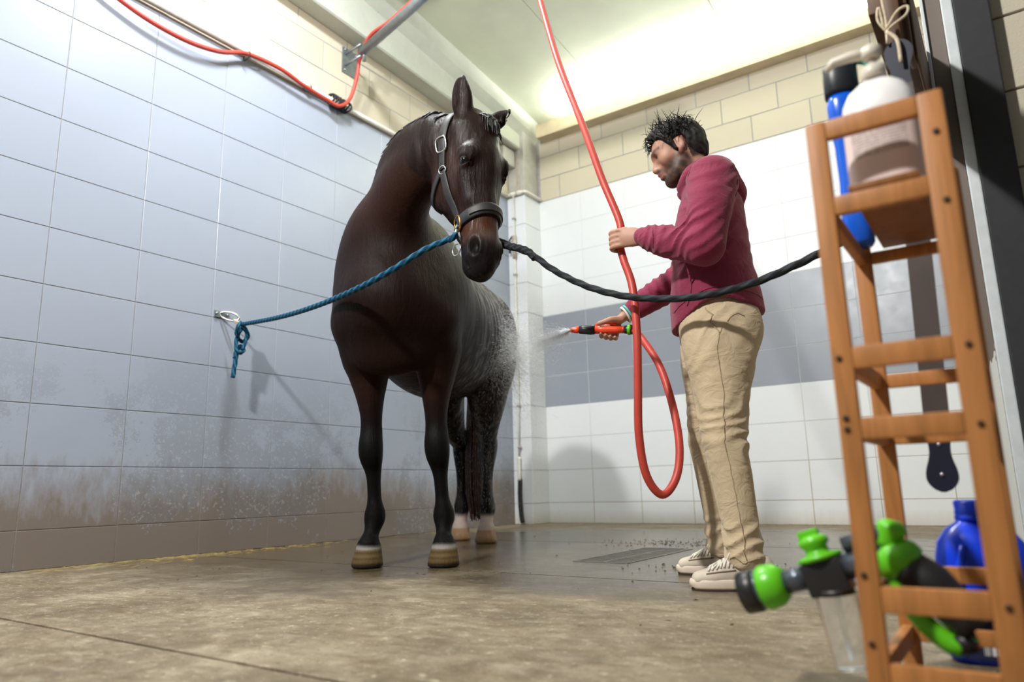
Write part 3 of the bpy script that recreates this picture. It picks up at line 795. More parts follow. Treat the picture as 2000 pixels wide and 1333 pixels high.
# head frame
mp_, my_ = math.radians(22), math.radians(-2)
_fh = V3(math.cos(my_), math.sin(my_), 0); MS = V3(-math.sin(my_), math.cos(my_), 0)
MF = _fh * math.cos(mp_) - V3(0, 0, math.sin(mp_)); MU = _fh * math.sin(mp_) + V3(0, 0, math.cos(mp_))
MC = V3(0.018, -0.01, 1.628)
def mh(f, s, u): return MC + MF * f + MS * s + MU * u
MM = [MF, MS, MU]
B = Field((-0.36, -0.42, 0.0), (0.46, 0.40, 1.82), 0.005)
B.ball(mh(-.014, 0, .035), (.098, .077, .086), .02, MM)
B.chain([mh(.035, 0, .035), mh(.038, 0, -.065)], [(.062, .055), (.050, .045)], .03, 1, u=MS)
B.chain([mh(.0, .045, -.045), mh(.045, .040, -.085), mh(.078, 0, -.100), mh(.045, -.040, -.085), mh(.0, -.045, -.045)], [.026, .020, .020, .020, .026], .03, 3)
B.chain([mh(.092, 0, .018), mh(.105, 0, -.008), mh(.112, 0, -.022)], [.010, .011, .0125], .016, 2)
for s in (-1, 1):
    B.chain([mh(.088, s * .010, .032), mh(.080, s * .042, .030)], [.012, .011], .02, 1)
    B.ball(mh(.056, s * .044, -.014), (.024, .020, .020), .03, MM)
    B.ball(mh(.098, s * .034, .014), (.012, .016, .010), .010, MM, sub=True)
    B.ball(mh(.104, s * .012, -.027), (.010, .008, .008), .008, MM)
    B.ball(mh(-.010, s * .080, -.002), (.018, .008, .029), .008, MM)
    B.ball(mh(-.006, s * .088, .002), (.011, .006, .018), .005, MM, sub=True)
    B.ball(mh(.000, s * .076, -.030), (.009, .008, .010), .006, MM)
B.ball(mh(.084, 0, -.042), (.022, .026, .022), .015, MM)
B.chain([mh(.092, -.022, -.052), mh(.106, 0, -.049), mh(.092, .022, -.052)], [.005, .008, .005], .006, 2)
B.chain([mh(.090, -.020, -.065), mh(.103, 0, -.066), mh(.090, .020, -.065)], [.005, .008, .005], .006, 2)
B.ball(mh(.078, 0, -.092), (.022, .026, .020), .015, MM)
B.chain([(-.055, 0, 1.42), (-.045, -.002, 1.50), mh(-.028, 0, -.03)], [(.064, .066), (.056, .058), (.055, .056)], .03, 3, u=(1, 0, 0))
# trunk and limbs under the clothes
B.chain([(-.07, 0, .93), (-.07, 0, 1.10), (-.075, 0, 1.28), (-.08, 0, 1.40)], [(.10, .14), (.09, .135), (.10, .15), (.07, .14)], .03, 3, u=(1, 0, 0))
LS, LE, LW_ = V3(-.095, .185, 1.415), V3(-.030, .255, 1.150), V3(.165, .145, 1.240)
RS, RE, RW_ = V3(-.065, -.185, 1.415), V3(.050, -.255, 1.180), V3(.262, -.205, 1.045)
for a, e, w in ((LS, LE, LW_), (RS, RE, RW_)):
    B.chain([a, (a + e) / 2, e, (e * .6 + w * .4), w], [.055, .047, .040, .038, .026], .03, 3)
def leg_pts(hip, kn, an): return [hip, (hip + kn) / 2, kn, kn * .6 + an * .4, an]
LHp, LK, LA = V3(-.075, .095, .90), V3(-.062, .170, .50), V3(-.100, .205, .085)
RHp, RK, RA = V3(-.07, -.095, .90), V3(-.012, -.165, .50), V3(-.040, -.200, .085)
for a, k_, n_ in ((LHp, LK, LA), (RHp, RK, RA)):
    B.chain(leg_pts(a, k_, n_), [.080, .070, .052, .050, .036], .03, 3)
    B.chain([n_, n_ + V3(.03, 0, -.045), n_ + V3(.15, 0, -.060)], [.034, .032, .022], .02, 2)
# left hand closed round the hanging hose
HOSE_L = V3(.262, .092, 1.252)
B.chain([LW_, LW_ * .45 + V3(.245, .128, 1.255) * .55, V3(.243, .128, 1.256)], [(.022, .030), (.018, .038), (.015, .038)], .015, 2, u=(0.15, 1, 0))
for i, (dz, g) in enumerate(((.030, 1.0), (.010, 1.04), (-.010, 1.0), (-.029, .88))):
    z = 1.254 + dz
    B.chain([(.238, .128, z), (.270 + .012 * g, .122, z - .002), (.284 + .008 * g, .098, z - .004), (.272, .070, z - .004), (.252, .068, z - .003)], [.0105, .0100, .0095, .0090, .0075], .004, 3)
B.chain([(.195, .128, 1.270), (.225, .098, 1.290), (.252, .074, 1.296), (.280, .072, 1.292)], [.014, .012, .0105, .009], .008, 3)
# right hand round the spray gun
B.chain([RW_, RW_ * .5 + V3(.330, -.222, 1.004) * .5, V3(.335, -.224, 1.002)], [(.024, .030), (.020, .036), (.016, .036)], .015, 2, u=(0.35, 0.2, 1))
for i, g in enumerate((1.0, 1.04, 1.0, .88)):
    x = .388 - .0195 * i; z = .995 - .006 * i
    B.chain([(x - .035, -.226, z + .006), (x - .006, -.238, z - .006), (x, -.236, z - .030), (x, -.205, z - .047 * g), (x - .001, -.178, z - .040)], [.0105, .0100, .0095, .0090, .0075], .004, 3)
B.chain([(.300, -.190, 1.010), (.335, -.172, 1.012), (.365, -.168, 1.004), (.392, -.172, .998)], [.014, .0125, .0105, .0088], .008, 3)
bme, BP = B.mesh('person_body', 1)
C = np.tile(V3(.44, .235, .160), (len(BP), 1)) * (1 + .07 * snoise(BP, 40, 5)[:, None])
f_ = (BP - MC) @ MF; s_ = (BP - MC) @ MS; u_ = (BP - MC) @ MU
onh = (BP[:, 2] > 1.44) & (f_ > -.09)
def layb(m, c):
    global C
    C = C * (1 - m[:, None]) + np.asarray(c) * m[:, None]
nb = snoise(BP, 120, 6)
jaw = onh * sstep(-.012, -.040, u_ - .25 * np.maximum(0, .03 - f_) ) * sstep(-.035, -.012, f_) * (1 - np.exp(-((f_ - .104) / .018) ** 2 - ((u_ + .057) / .010) ** 2) * .8) * (1 - sstep(.105, .112, f_) * (u_ > -.045))
cheekcut = np.exp(-((f_ - .075) / .022) ** 2 - ((u_ + .022) / .020) ** 2)
layb(np.clip(jaw * (1 - cheekcut) * (.86 + .2 * nb), 0, .94), V3(.022, .015, .012))
hl = np.where(f_ > .052, .070, np.where(f_ > .004, .070 - 2.4 * (.052 - f_), np.where(f_ > -.030, .030, -.070)))
layb((BP[:, 2] > 1.52) * sstep(-.006, .008, u_ - hl) * (np.abs(s_) < .0785) * (f_ < .08) * .92, V3(.014, .012, .012))
layb(onh * np.exp(-((u_ - .034) / .007) ** 2) * (f_ > .062) * (np.abs(s_) > .012) * .85, V3(.02, .014, .012))          # brows
layb(onh * np.exp(-((u_ - .014) / .005) ** 2 - ((np.abs(s_) - .033) / .014) ** 2) * (f_ > .06) * .85, V3(.03, .02, .018))     # lash line
layb(onh * np.exp(-((u_ + .057) / .011) ** 2 - (s_ / .022) ** 2) * (f_ > .085) * .7, V3(.36, .13, .10))
layb((np.abs(s_) > .070) * (np.abs(u_) < .04) * (np.abs(f_ + .005) < .03) * .25, V3(.50, .20, .14))
paint(bme, np.clip(C, .003, 1))
t = NT('skin'); a = t.node('ShaderNodeAttribute', attribute_name='tint'); t.set(col=a.outputs['Color'], rough=.52, spec=.4, sss=.06)
t.bump(t.noise(t.coords(), 260, 3), .08, .002)
mesh_obj('person_body', bme, 'skin', man, True)

# --- clothes
def folds(Fd, lo, hi, amp, freq, direction, seed, warp=.5):
    sl, X, Y, Z = Fd.region(lo, hi, 0)
    d = np.asarray(direction, float); r = np.random.default_rng(seed)
    w = 0
    for i in range(3):
        k = r.normal(size=3) * 16; w = w + np.sin(X*k[0] + Y*k[1] + Z*k[2] + r.uniform(0, 6))
    ph = (X*d[0] + Y*d[1] + Z*d[2]) * freq + w * warp
    mask = 1.0
    for ax, l, h_ in ((X, lo[0], hi[0]), (Y, lo[1], hi[1]), (Z, lo[2], hi[2])):
        c, hw = (l + h_) / 2, (h_ - l) / 2
        mask = mask * np.clip(1.6 * (1 - np.abs(ax - c) / hw), 0, 1)
    Fd.F[sl] += (amp * mask * (np.abs(np.sin(ph)) - .55)).astype(np.float32)
K = Field((-0.36, -0.42, 0.84), (0.34, 0.42, 1.62), 0.0055)
K.chain([(-.078, 0, .90), (-.075, 0, 1.00), (-.072, 0, 1.12), (-.075, 0, 1.26), (-.085, 0, 1.37), (-.085, 0, 1.44)], [(.172, .208), (.168, .208), (.150, .200), (.138, .196), (.118, .188), (.085, .150)], .03, 4, u=(1, 0, 0))
K.chain([(-.085, .16, 1.425), (-.08, 0, 1.462), (-.070, -.16, 1.425)], [.075, .072, .075], .04, 2)
K.chain([(-.095, .175, 1.415), LS * .5 + LE * .5 + V3(-.01, .02, 0), LE + V3(-.015, .015, -.005)], [.092, .078, .070], .025, 3)
K.chain([LE + V3(-.012, .012, -.004), LE * .5 + LW_ * .5 + V3(0, .005, -.005), LW_ * .85 + LE * .15], [.070, .062, .050], .02, 3)
K.chain([LW_ * .88 + LE * .12, LW_ * 1.02 - LE * .02], [.040, .037], .008, 1)
K.chain([(-.065, -.175, 1.415), RS * .5 + RE * .5 + V3(-.01, -.02, 0), RE + V3(-.01, -.01, 0)], [.092, .078, .068], .025, 3)
K.chain([RE + V3(-.01, -.01, 0), RE * .5 + RW_ * .5, RW_ * .85 + RE * .15], [.068, .060, .050], .02, 3)
K.chain([RW_ * .88 + RE * .12, RW_ * .98 + RE * .02], [.040, .037], .008, 1)
# hood lying on the shoulders
K.chain([(.012, .030, 1.462), (-.030, .092, 1.492), (-.105, .088, 1.505), (-.150, 0, 1.500), (-.105, -.088, 1.505), (-.030, -.092, 1.492), (.012, -.030, 1.462)], [.026, .034, .040, .046, .040, .034, .026], .02, 4)
K.chain([(-.145, .06, 1.475), (-.172, 0, 1.43), (-.145, -.06, 1.475)], [.042, .052, .042], .035, 3)
folds(K, (-.13, .10, 1.08), (.12, .40, 1.30), .013, 95, (.6, .1, .8), 3)
folds(K, (.0, .02, 1.12), (.2, .3, 1.33), .009, 120, (1, .2, .25), 4)
folds(K, (-.30, -.25, 1.00), (.16, .30, 1.36), .007, 48, (.55, .1, .85), 8, .8)
folds(K, (-.05, -.36, 1.02), (.28, -.10, 1.30), .010, 90, (.8, 0, -.5), 9)
folds(K, (-.30, .0, 1.28), (.10, .34, 1.50), .006, 60, (.3, .4, .9), 10)
K.carve([(.040, .060, 1.430), (-.030, .128, 1.470), (-.115, .135, 1.462), (-.170, .100, 1.425), (-.222, 0, 1.375)], [.006, .009, .010, .009, .007], .010, 5)
x, y, z = K.grid()
hem = .948 - .052 * np.clip((x + .02) / .10, 0, 1) + .030 * np.exp(-((x + .09) / .07) ** 2) * (y > 0)
K.F[:] = np.maximum(K.F, hem - z)
K.F[:] = np.maximum(K.F, -np.where((z > 1.44), np.sqrt(((x - .015) / .062) ** 2 + (y / .072) ** 2 + ((z - 1.545) / .080) ** 2) - 1, 1) * .06)   # neck opening
def cloth_material(name, c, weave, bumpd=.002, rough=.85, crease=1.0):
    t = NT(name); v = t.coords(); n = t.noise(v, 6, 4); w_ = t.math('ADD', t.math('MULTIPLY', t.noise(v, weave, 2), .12), t.math('MULTIPLY', t.noise(t.coords(scale=(1, 1, 1.5)), 13, 3, .55, 1.6), 5.0 * crease))
    t.set(col=t.ramp(n, [(.25, tuple(q * .86 for q in c[:3])), (.75, c)]), rough=rough, spec=.2, sheen=.15); t.bump(w_, .45, bumpd * 2)
cloth_material('maroon_fleece', srgb(134, 46, 72), 420, crease=.5)
cloth_material('maroon_rib', srgb(124, 42, 66), 300)
cloth_material('beige_cotton', srgb(196, 176, 145), 500, .0015)
kme, _ = K.mesh('hoodie', 2)
hoodie = mesh_obj('hoodie', kme, 'maroon_fleece', man, True)
kb = BVHTree.FromPolygons([Vector(v.co) for v in kme.vertices], [list(p.vertices) for p in kme.polygons])
def on_cloth(bvh, p, off=.001):
    l, n, i, d = bvh.find_nearest(Vector(p)); return l + n * off
def seam(name, pts, r, mat, parent, bvh, off=.0005):
    c = [on_cloth(bvh, p, off) for p in catmull(pts, 6)]
    return tube(name, c, r, mat, parent, 5)
seam('hem_seam', [(-.24, .06, .985), (-.17, .20, 1.0), (-.07, .24, 1.012), (.04, .20, .985), (.10, .10, .955)], .0022, 'maroon_rib', hoodie, kb)
seam('pocket_edge', [(-.01, .24, 1.12), (.03, .22, 1.08), (.045, .22, 1.00), (.06, .2, .96)], .0035, 'maroon_rib', hoodie, kb)
seam('cuff_seam', [LW_ * .86 + LE * .14 + V3(0, .06, .03), LW_ * .86 + LE * .14 + V3(-.01, .07, 0), LW_ * .86 + LE * .14 + V3(-.02, .05, -.05)], .0022, 'maroon_rib', hoodie, kb)
seam('shoulder_seam', [(-.16, .20, 1.34), (-.13, .19, 1.46), (-.08, .18, 1.50), (-.03, .20, 1.42)], .0020, 'maroon_rib', hoodie, kb)

T = Field((-0.30, -0.34, 0.03), (0.16, 0.36, 1.06), 0.0055)
T.chain([(-.078, 0, 1.01), (-.078, 0, .93), (-.082, 0, .88)], [(.135, .170), (.150, .180), (.140, .165)], .03, 2, u=(1, 0, 0))
def trouser(hip, kn, an):
    P_ = [hip + V3(0, 0, -.02), hip * .72 + kn * .28, hip * .4 + kn * .6, kn, kn * .68 + an * .32, kn * .3 + an * .7, an + V3(.004, 0, .01)]
    T.chain(P_, [(.138, .112), (.127, .112), (.098, .090), (.078, .074), (.068, .066), (.060, .060), (.063, .062)], .03, 4, u=(1, 0, 0))
trouser(LHp, LK, LA); trouser(RHp, RK, RA)
T.ball((-.140, .085, .88), (.075, .085, .095), .05); T.ball((-.140, -.085, .88), (.075, .085, .095), .05)
folds(T, (-.25, .04, .36), (.08, .30, .66), .010, 42, (.55, .2, .75), 21, 1.5)
folds(T, (-.26, .02, .62), (.08, .30, .98), .007, 34, (.8, -.1, .5), 22, 1.6)
folds(T, (-.22, .08, .06), (.04, .32, .24), .014, 62, (.35, .3, .9), 23, 1.3)
folds(T, (-.16, -.30, .06), (.10, -.06, .24), .012, 62, (.3, .1, 1), 24, 1.3)
folds(T, (-.20, -.28, .36), (.12, -.05, .70), .009, 42, (.5, .1, .8), 25, 1.5)
x, y, z = T.grid()
T.F[:] = np.maximum(T.F, .066 + .45 * np.clip(x + .075 - .06 * (y < 0), 0, .06) - z)
tme, _ = T.mesh('trousers', 2)
trousers = mesh_obj('trousers', tme, 'beige_cotton', man, True)
tb = BVHTree.FromPolygons([Vector(v.co) for v in tme.vertices], [list(p.vertices) for p in tme.polygons])
cloth_material('beige_thread', srgb(168, 148, 116), 300)
seam('side_seam', [(-.07, .4, .93), (-.07, .4, .75), (-.065, .4, .55), (-.07, .4, .40), (-.085, .4, .25), (-.095, .4, .10)], .0013, 'beige_thread', trousers, tb)
seam('pocket_slit', [(-.005, .30, .985), (-.02, .4, .94), (-.058, .4, .885)], .0022, 'beige_thread', trousers, tb)
seam('back_pocket', [(-.13, .4, .935), (-.19, .25, .915)], .0016, 'beige_thread', trousers, tb)
seam('ankle_hem', [(-.16, .26, .092), (-.10, .4, .092), (-.03, .26, .098)], .0020, 'beige_thread', trousers, tb)

# --- shoes
simple('shoe_canvas', srgb(198, 186, 168), .8, var=.08, scale=30, bump=.1)
simple('shoe_rubber', srgb(222, 206, 188), .55, var=.08, scale=20)
simple('lace', srgb(224, 218, 206), .8); simple('shoe_tongue', srgb(128, 112, 92), .9)
simple('outsole', srgb(60, 48, 38), .9)
simple('black_sock', srgb(22, 22, 26), .9)
def shoe(ank, turn):
    g = empty('shoe', (ank[0], ank[1], 0), turn, man)
    S = Field((-.10, -.07, .010), (.24, .07, .13), .0035)
    S.chain([(-.050, 0, .058), (.0, 0, .055), (.06, .002, .047), (.11, .004, .040), (.152, .003, .034)], [(.037, .048), (.038, .046), (.042, .038), (.045, .032), (.036, .026)], .012, 4, u=(0, 1, 0))
    S.chain([(-.045, 0, .082), (-.005, 0, .086)], [(.034, .026), (.034, .024)], .015, 1, u=(0, 1, 0))
    S.chain([(.025, 0, .100), (.080, 0, .076)], [(.024, .014), (.024, .010)], .015, 1, u=(0, 1, 0))
    S.ball((-.012, 0, .128), (.040, .026, .030), .008, sub=True)
    x, y, z = S.grid(); S.F[:] = np.maximum(S.F, .026 - z)
    me, _ = S.mesh('upper', 1); up = mesh_obj('upper', me, 'shoe_canvas', g, True)
    ub = BVHTree.FromPolygons([Vector(v.co) for v in me.vertices], [list(p.vertices) for p in me.polygons])
    def outline(k):
        pts = []
        for a in np.linspace(0, 2*math.pi, 40, endpoint=False):
            c, s_ = math.cos(a), math.sin(a)
            w = .0475 if c > 0 else .041
            w += .004 * math.exp(-((c - .5) / .3) ** 2)
            pts.append((.054 + .132 * np.sign(c) * abs(c) ** .85 * k, w * np.sign(s_) * abs(s_) ** .8 * k + .003 * c, 0))
        return pts
    bm = bmesh.new(); rings = []
    for k, z in ((.96, .006), (1.0, .012), (1.0, .026), (.985, .034), (.955, .036)):
        rings.append([bm.verts.new((p[0], p[1], z + (.006 if p[0] > .17 else 0) * (z < .01))) for p in outline(k)])
    for A_, B_ in zip(rings, rings[1:]):
        for i in range(40): bm.faces.new((A_[i], A_[(i+1) % 40], B_[(i+1) % 40], B_[i]))
    bm.faces.new(rings[0][::-1]); bm.faces.new(rings[-1])
    bm_obj('sole', bm, 'shoe_rubber', g, True)
    bm = bmesh.new(); rings = [[bm.verts.new((p[0], p[1], z)) for p in outline(k)] for k, z in ((.95, .0), (.96, .0065))]
    for i in range(40): bm.faces.new((rings[0][i], rings[0][(i+1) % 40], rings[1][(i+1) % 40], rings[1][i]))
    bm.faces.new(rings[0][::-1]); bm.faces.new(rings[1]); bm_obj('outsole', bm, 'outsole', g)
    tube('tongue', [on_cloth(ub, (q, 0, .14), -.0075) for q in np.linspace(.045, .130, 8)], .0125, 'shoe_tongue', g, 10)
    for i in range(6):
        xx = .056 + .0135 * i
        for sg in (-1, 1):
            c = [on_cloth(ub, (xx + .007 * sg * (2 * q - 1), .052 * math.sin((q - .5) * 2.3), .048 + .075 * math.cos((q - .5) * 2.3)), .0034) for q in np.linspace(0, 1, 9)]
            tube('lace', c, .0032, 'lace', g, 6)
    for sg in (-1, 1):
        q0 = Vector((.040, 0, .113)); tube('lace_bow', [q0, q0 + Vector((.012, sg * .020, .006)), q0 + Vector((.022, sg * .034, -.012)), q0 + Vector((.010, sg * .022, -.010)), q0], .0024, 'lace', g, 6, 3)
        tube('eyelet_stay', [on_cloth(ub, (.040 + .095 * q, sg * (.054 - .008 * q), .070 - .012 * q), .0008) for q in np.linspace(0, 1, 9)], .0026, 'shoe_tongue', g, 6)
    c = [on_cloth(ub, (.125, q, .10), .0012) for q in np.linspace(-.05, .05, 9)]; tube('toe_seam', c, .0015, 'lace', g, 5)
    lathe('sock', [(.033, .055), (.038, .075), (.038, .14), (.030, .15)], 'black_sock', g, 16)
    return g
shoe(LA, math.radians(4)); shoe(RA, math.radians(-6))

# --- hair
W = Field((-0.14, -0.13, 1.54), (0.17, 0.12, 1.82), 0.004)
W.ball(mh(-.018, 0, .045), (.104, .084, .089), .0, MM)
for s in (-1, 1): W.ball(mh(.028, s * .066, .045), (.040, .018, .045), .02, MM); W.ball(mh(.010, s * .074, .000), (.014, .010, .035), .012, MM)
W.ball(mh(-.062, 0, -.005), (.052, .072, .070), .03, MM)
W.ball(mh(.030, 0, .100), (.060, .062, .036), .02, MM)
W.chain([mh(.000, .079, .018), mh(.008, .078, -.020)], [(.016, .006), (.010, .005)], .008, 1, u=MF); W.chain([mh(.000, -.079, .018), mh(.008, -.078, -.020)], [(.016, .006), (.010, .005)], .008, 1, u=MF)
x, y, z = W.grid(); px, py, pz = x - MC[0], y - MC[1], z - MC[2]
f = px*MF[0] + py*MF[1] + pz*MF[2]; u = px*MU[0] + py*MU[1] + pz*MU[2]; s = px*MS[0] + py*MS[1] + pz*MS[2]
# hairline: forehead, temple, round the ear, nape
cut = np.maximum(f - .072 - .3 * (u - .085), np.where(f > .052, .072 - u, np.where(f > .006, .072 - 2.2 * (.052 - f) - u, np.where(f > -.034, .034 - u - .0 * f, -.062 - u))))
W.F[:] = np.maximum(W.F, np.broadcast_to(cut, W.F.shape).astype(np.float32) * .8)
W.F[:] += (.0035 * np.sin(f * 210 + 3 * np.sin(s * 60)) * np.sin(s * 170 + 2 * np.sin(u * 70))).astype(np.float32)
wme, _ = W.mesh('hair', 1)
hair_material('dark_hair', (.007, .006, .006, 1), (.026, .023, .022, 1))
MATS['dark_hair'].node_tree.nodes['Principled BSDF'].inputs['Roughness'].default_value = .62; MATS['dark_hair'].node_tree.nodes['Principled BSDF'].inputs['Specular IOR Level'].default_value = .25
hair = mesh_obj('hair', wme, 'dark_hair', man, True)
wb = BVHTree.FromPolygons([Vector(v.co) for v in wme.vertices], [list(p.vertices) for p in wme.polygons])
gens = []
for i in range(520):
    a, b = random.uniform(-1.45, 1.45), random.uniform(-1.2, 2.6)
    d = MU * math.cos(a) * math.cos(b * .6) + MS * math.sin(a) + MF * math.sin(b * .6) * -.6 * math.cos(a) + MF * random.uniform(-.3, .5)
    p0 = wb.find_nearest(Vector(mh(-.02, 0, .04) + d * .13)); q = np.array(p0[0]); nr = np.array(p0[1])
    L_ = random.uniform(.012, .034); sw = np.array([random.gauss(0, 1) for _ in range(3)]) * .45 + MF * .25
    gens.append(([q - nr * .004, q + (nr * .6 + sw * .5) * L_ * .6, q + (nr * .75 + sw * 1.3) * L_], random.uniform(.0011, .0021)))
for i in range(40):
    s0 = random.uniform(-.05, .05); p0 = mh(.070, s0, .085 + random.uniform(-.012, .012))
    gens.append(([p0, p0 + MF * .022 + MU * random.uniform(.0, .018), p0 + MF * random.uniform(.025, .045) + MU * random.uniform(-.03, .012) + MS * random.uniform(-.02, .02)], .0016))
strands('hair_tufts', gens, 'dark_hair', man, 4)
# --- wristbands on the right arm
simple('band_teal', srgb(92, 190, 176), .5); simple('band_white', srgb(225, 228, 225), .5)
ax = (RW_ - RE) / np.linalg.norm(RW_ - RE); e1 = np.cross(ax, V3(0, 0, 1)); e1 /= np.linalg.norm(e1); e2 = np.cross(ax, e1)
for k, m in ((.012, 'band_teal'), (.024, 'band_white')):
    tube('wristband', [RW_ + ax * k + (e1 * math.cos(a) * .030 + e2 * math.sin(a) * .034) for a in np.linspace(0, 2*math.pi, 24, endpoint=False)], .0050, m, man, 6, closed=True)
# ================================================================== right-hand partition, its fittings and the shelf
simple('jamb_white', srgb(198, 204, 206), .5, var=.06); simple('jamb_panel', srgb(112, 98, 90), .5, var=.25, scale=5)
simple('rubber_black', srgb(30, 30, 34), .7, var=.2)
def peel():
    t = NT('peeling_paint'); w = t.world_pos((1, 1, .45)); n = t.noise(w, 7, 4, .6, 1.0); z = t.sep(t.world_pos())[2]
    k = t.math('GREATER_THAN', t.math('ADD', n, t.math('MULTIPLY', t.math('SUBTRACT', z, .62), 1.1)), .50)
    t.set(col=t.mix(k, srgb(196, 196, 190), srgb(104, 92, 82)), rough=.55)
peel()
wall_right = box('wall_right', (-0.055, 2.55, 0.0), (0.30, 5.9, 3.2), 'cream_block'); tag(wall_right, kind='structure')
box('corner_angle', (-0.072, 2.50, 0.0), (-0.062, 2.56, 3.2), 'jamb_white', wall_right, .002)
box('jamb_face', (-0.0615, 2.515, 0.0), (-0.016, 2.549, 3.2), 'peeling_paint', wall_right, .002)
box('door_track', (-0.0155, 2.49, 0.0), (0.016, 2.549, 3.2), 'jamb_white', wall_right, .004)
box('rubber_seal', (0.0165, 2.47, 0.0), (0.110, 2.549, 3.2), 'rubber_black', wall_right, .004)
for r in range(13):
    put_piece('block', 'cream_block', .30, .241, wall_right, (.112 - .15 * (r % 2) * 0, 2.535, .004 + .249 * r), 0)

def wood_material(name, c, scale=(6, 6, 1), k=1.0):
    t = NT(name); n = t.noise(t.coords(scale=(38, 38, 3.0)), 1.4, 5, .6, .8); m = t.noise(t.coords(), 5, 3)
    col = t.ramp(n, [(.28, tuple(q * .66 for q in c[:3])), (.55, c), (.8, tuple(min(1, q * 1.2) for q in c[:3]))])
    t.set(col=t.mix(t.math('MULTIPLY', m, .25), col, tuple(q * .7 for q in c[:3]) + (1,)), rough=.48, spec=.35); t.bump(n, .12, .002)
wood_material('bamboo', srgb(188, 126, 70)); wood_material('dark_wood', srgb(96, 64, 40)); wood_material('board_wood', srgb(142, 88, 36))
simple('screw_dark', srgb(70, 48, 30), .5, metal=.3)
FY, RY = 1.200, 1.545            # front and rear frames
shelf = empty('wooden_shelf', (-0.122, (FY + RY) / 2, 0)); tag(shelf, 'narrow varnished wooden shelf rack holding bottles and a foam gun', 'shelf')
off = Vector((-0.122, (FY + RY) / 2, 0))
def sbox(name, lo, hi, mat='bamboo', bev=.004, parent=shelf):
    return auto_smooth(box(name, Vector(lo) - off, Vector(hi) - off, mat, parent, bev, True), 40)
LX0, LX1, RX0, RX1 = -.222, -.190, -.058, -.022
D = .018
for y in (FY, RY):
    for a, b in ((LX0, LX1), (RX0, RX1)): sbox('post', (a, y, 0), (b, y + D, .921), bev=.006)
levels = [(.887, .920), (.755, .787), (.505, .540), (.397, .430), (.148, .185), (.045, .080)]
for i, (z0, z1) in enumerate(levels):
    sbox('rail', (LX1 - .001, FY + .001, z0), (RX0 + .001, FY + D - .001, z1))
    if i: sbox('rail', (LX1 - .001, RY + .001, z0 + .004), (RX0 + .001, RY + D - .001, z1 - .004))
    if i:
        for a, b in ((LX0 + .006, LX1 - .008), (RX0 + .010, RX1 - .008)): sbox('side_rail', (a, FY + D - .001, z0 + .002), (b, RY + .001, z1 - .002))
sbox('shelf_board', (-.168, FY + .003, .788), (-.068, RY + .014, .800), 'board_wood', .002)
for x, zs in ((LX0 + .012, (.43, .20, .105, .523, .413)), (RX1 - .016, (.852, .742, .523, .410, .166))):
    for z in zs:
        bm = bmesh.new(); lathe_bm(bm, [(.0045, 0), (.0045, .002), (.003, .0024)], 12, Matrix.Translation(Vector((x, FY - .0005, z)) - off) @ Matrix.Rotation(math.pi/2, 4, 'X'))
        bm_obj('screw', bm, 'screw_dark', shelf, True)

# pump bottle with a printed label
simple('bottle_white', srgb(232, 230, 228), .35, var=.03); simple('pump_cream', srgb(216, 208, 192), .4, var=.04)
def label_mat():
    t = NT('pink_label'); o = t.sep(t.coords()); 
    lines = t.math('MULTIPLY', t.math('GREATER_THAN', t.math('FRACT', t.math('MULTIPLY', o[2], 190)), .45), t.math('GREATER_THAN', t.noise(t.coords(scale=(1, 1, .3)), 220, 2), .45))
    blk = t.math('MULTIPLY', t.math('GREATER_THAN', o[2], .062), t.math('LESS_THAN', o[2], .112))
    blk2 = t.math('MULTIPLY', t.math('GREATER_THAN', o[0], -.042), t.math('LESS_THAN', o[0], .042))
    c = t.mix(t.math('MULTIPLY', t.math('MULTIPLY', blk, blk2), t.math('ADD', .35, t.math('MULTIPLY', lines, .5))), srgb(226, 206, 200), srgb(150, 140, 138))
    t.set(col=c, rough=.5)
label_mat()
pb = empty('pump_bottle', (-.118, 1.290, .8005), math.radians(-4)); tag(pb, 'white pump bottle with a pink label on the shelf board', 'bottle')
lathe('body', [(.050, 0), (.056, .004), (.057, .05), (.057, .145), (.054, .168), (.044, .188), (.028, .202), (.017, .208), (.017, .214)], 'bottle_white', pb, 32, power=3.0, sx=1.0, sy=.62)
bm = bmesh.new(); ring_ = []
for z in (.018, .135):
    row = []
    for k in range(21):
        a = math.pi + math.pi * (.12 + .76 * k / 20); c, s_ = math.cos(a), math.sin(a); q = (abs(c)**3 + abs(s_)**3) ** (-1/3.)
        row.append(bm.verts.new((c * q * .0578, s_ * q * .0578 * .62, z)))
    ring_.append(row)
for k in range(20): bm.faces.new((ring_[0][k], ring_[0][k+1], ring_[1][k+1], ring_[1][k]))
bm_obj('label', bm, 'pink_label', pb, True)
lathe('collar', [(.018, .212), (.020, .214), (.020, .232), (.010, .236)], 'pump_cream', pb, 20)
lathe('pump_stem', [(.006, .234), (.006, .252)], 'pump_cream', pb, 12)
bm = bmesh.new(); lathe_bm(bm, [(.014, .250), (.017, .254), (.017, .268), (.011, .273)], 18)
tube_bm(bm, [(0, 0, .262), (-.035, -.006, .264), (-.060, -.010, .262), (-.072, -.012, .250)], [.010, .009, .0075, .006], 10)
bm_obj('pump_head', bm, 'pump_cream', pb, True)
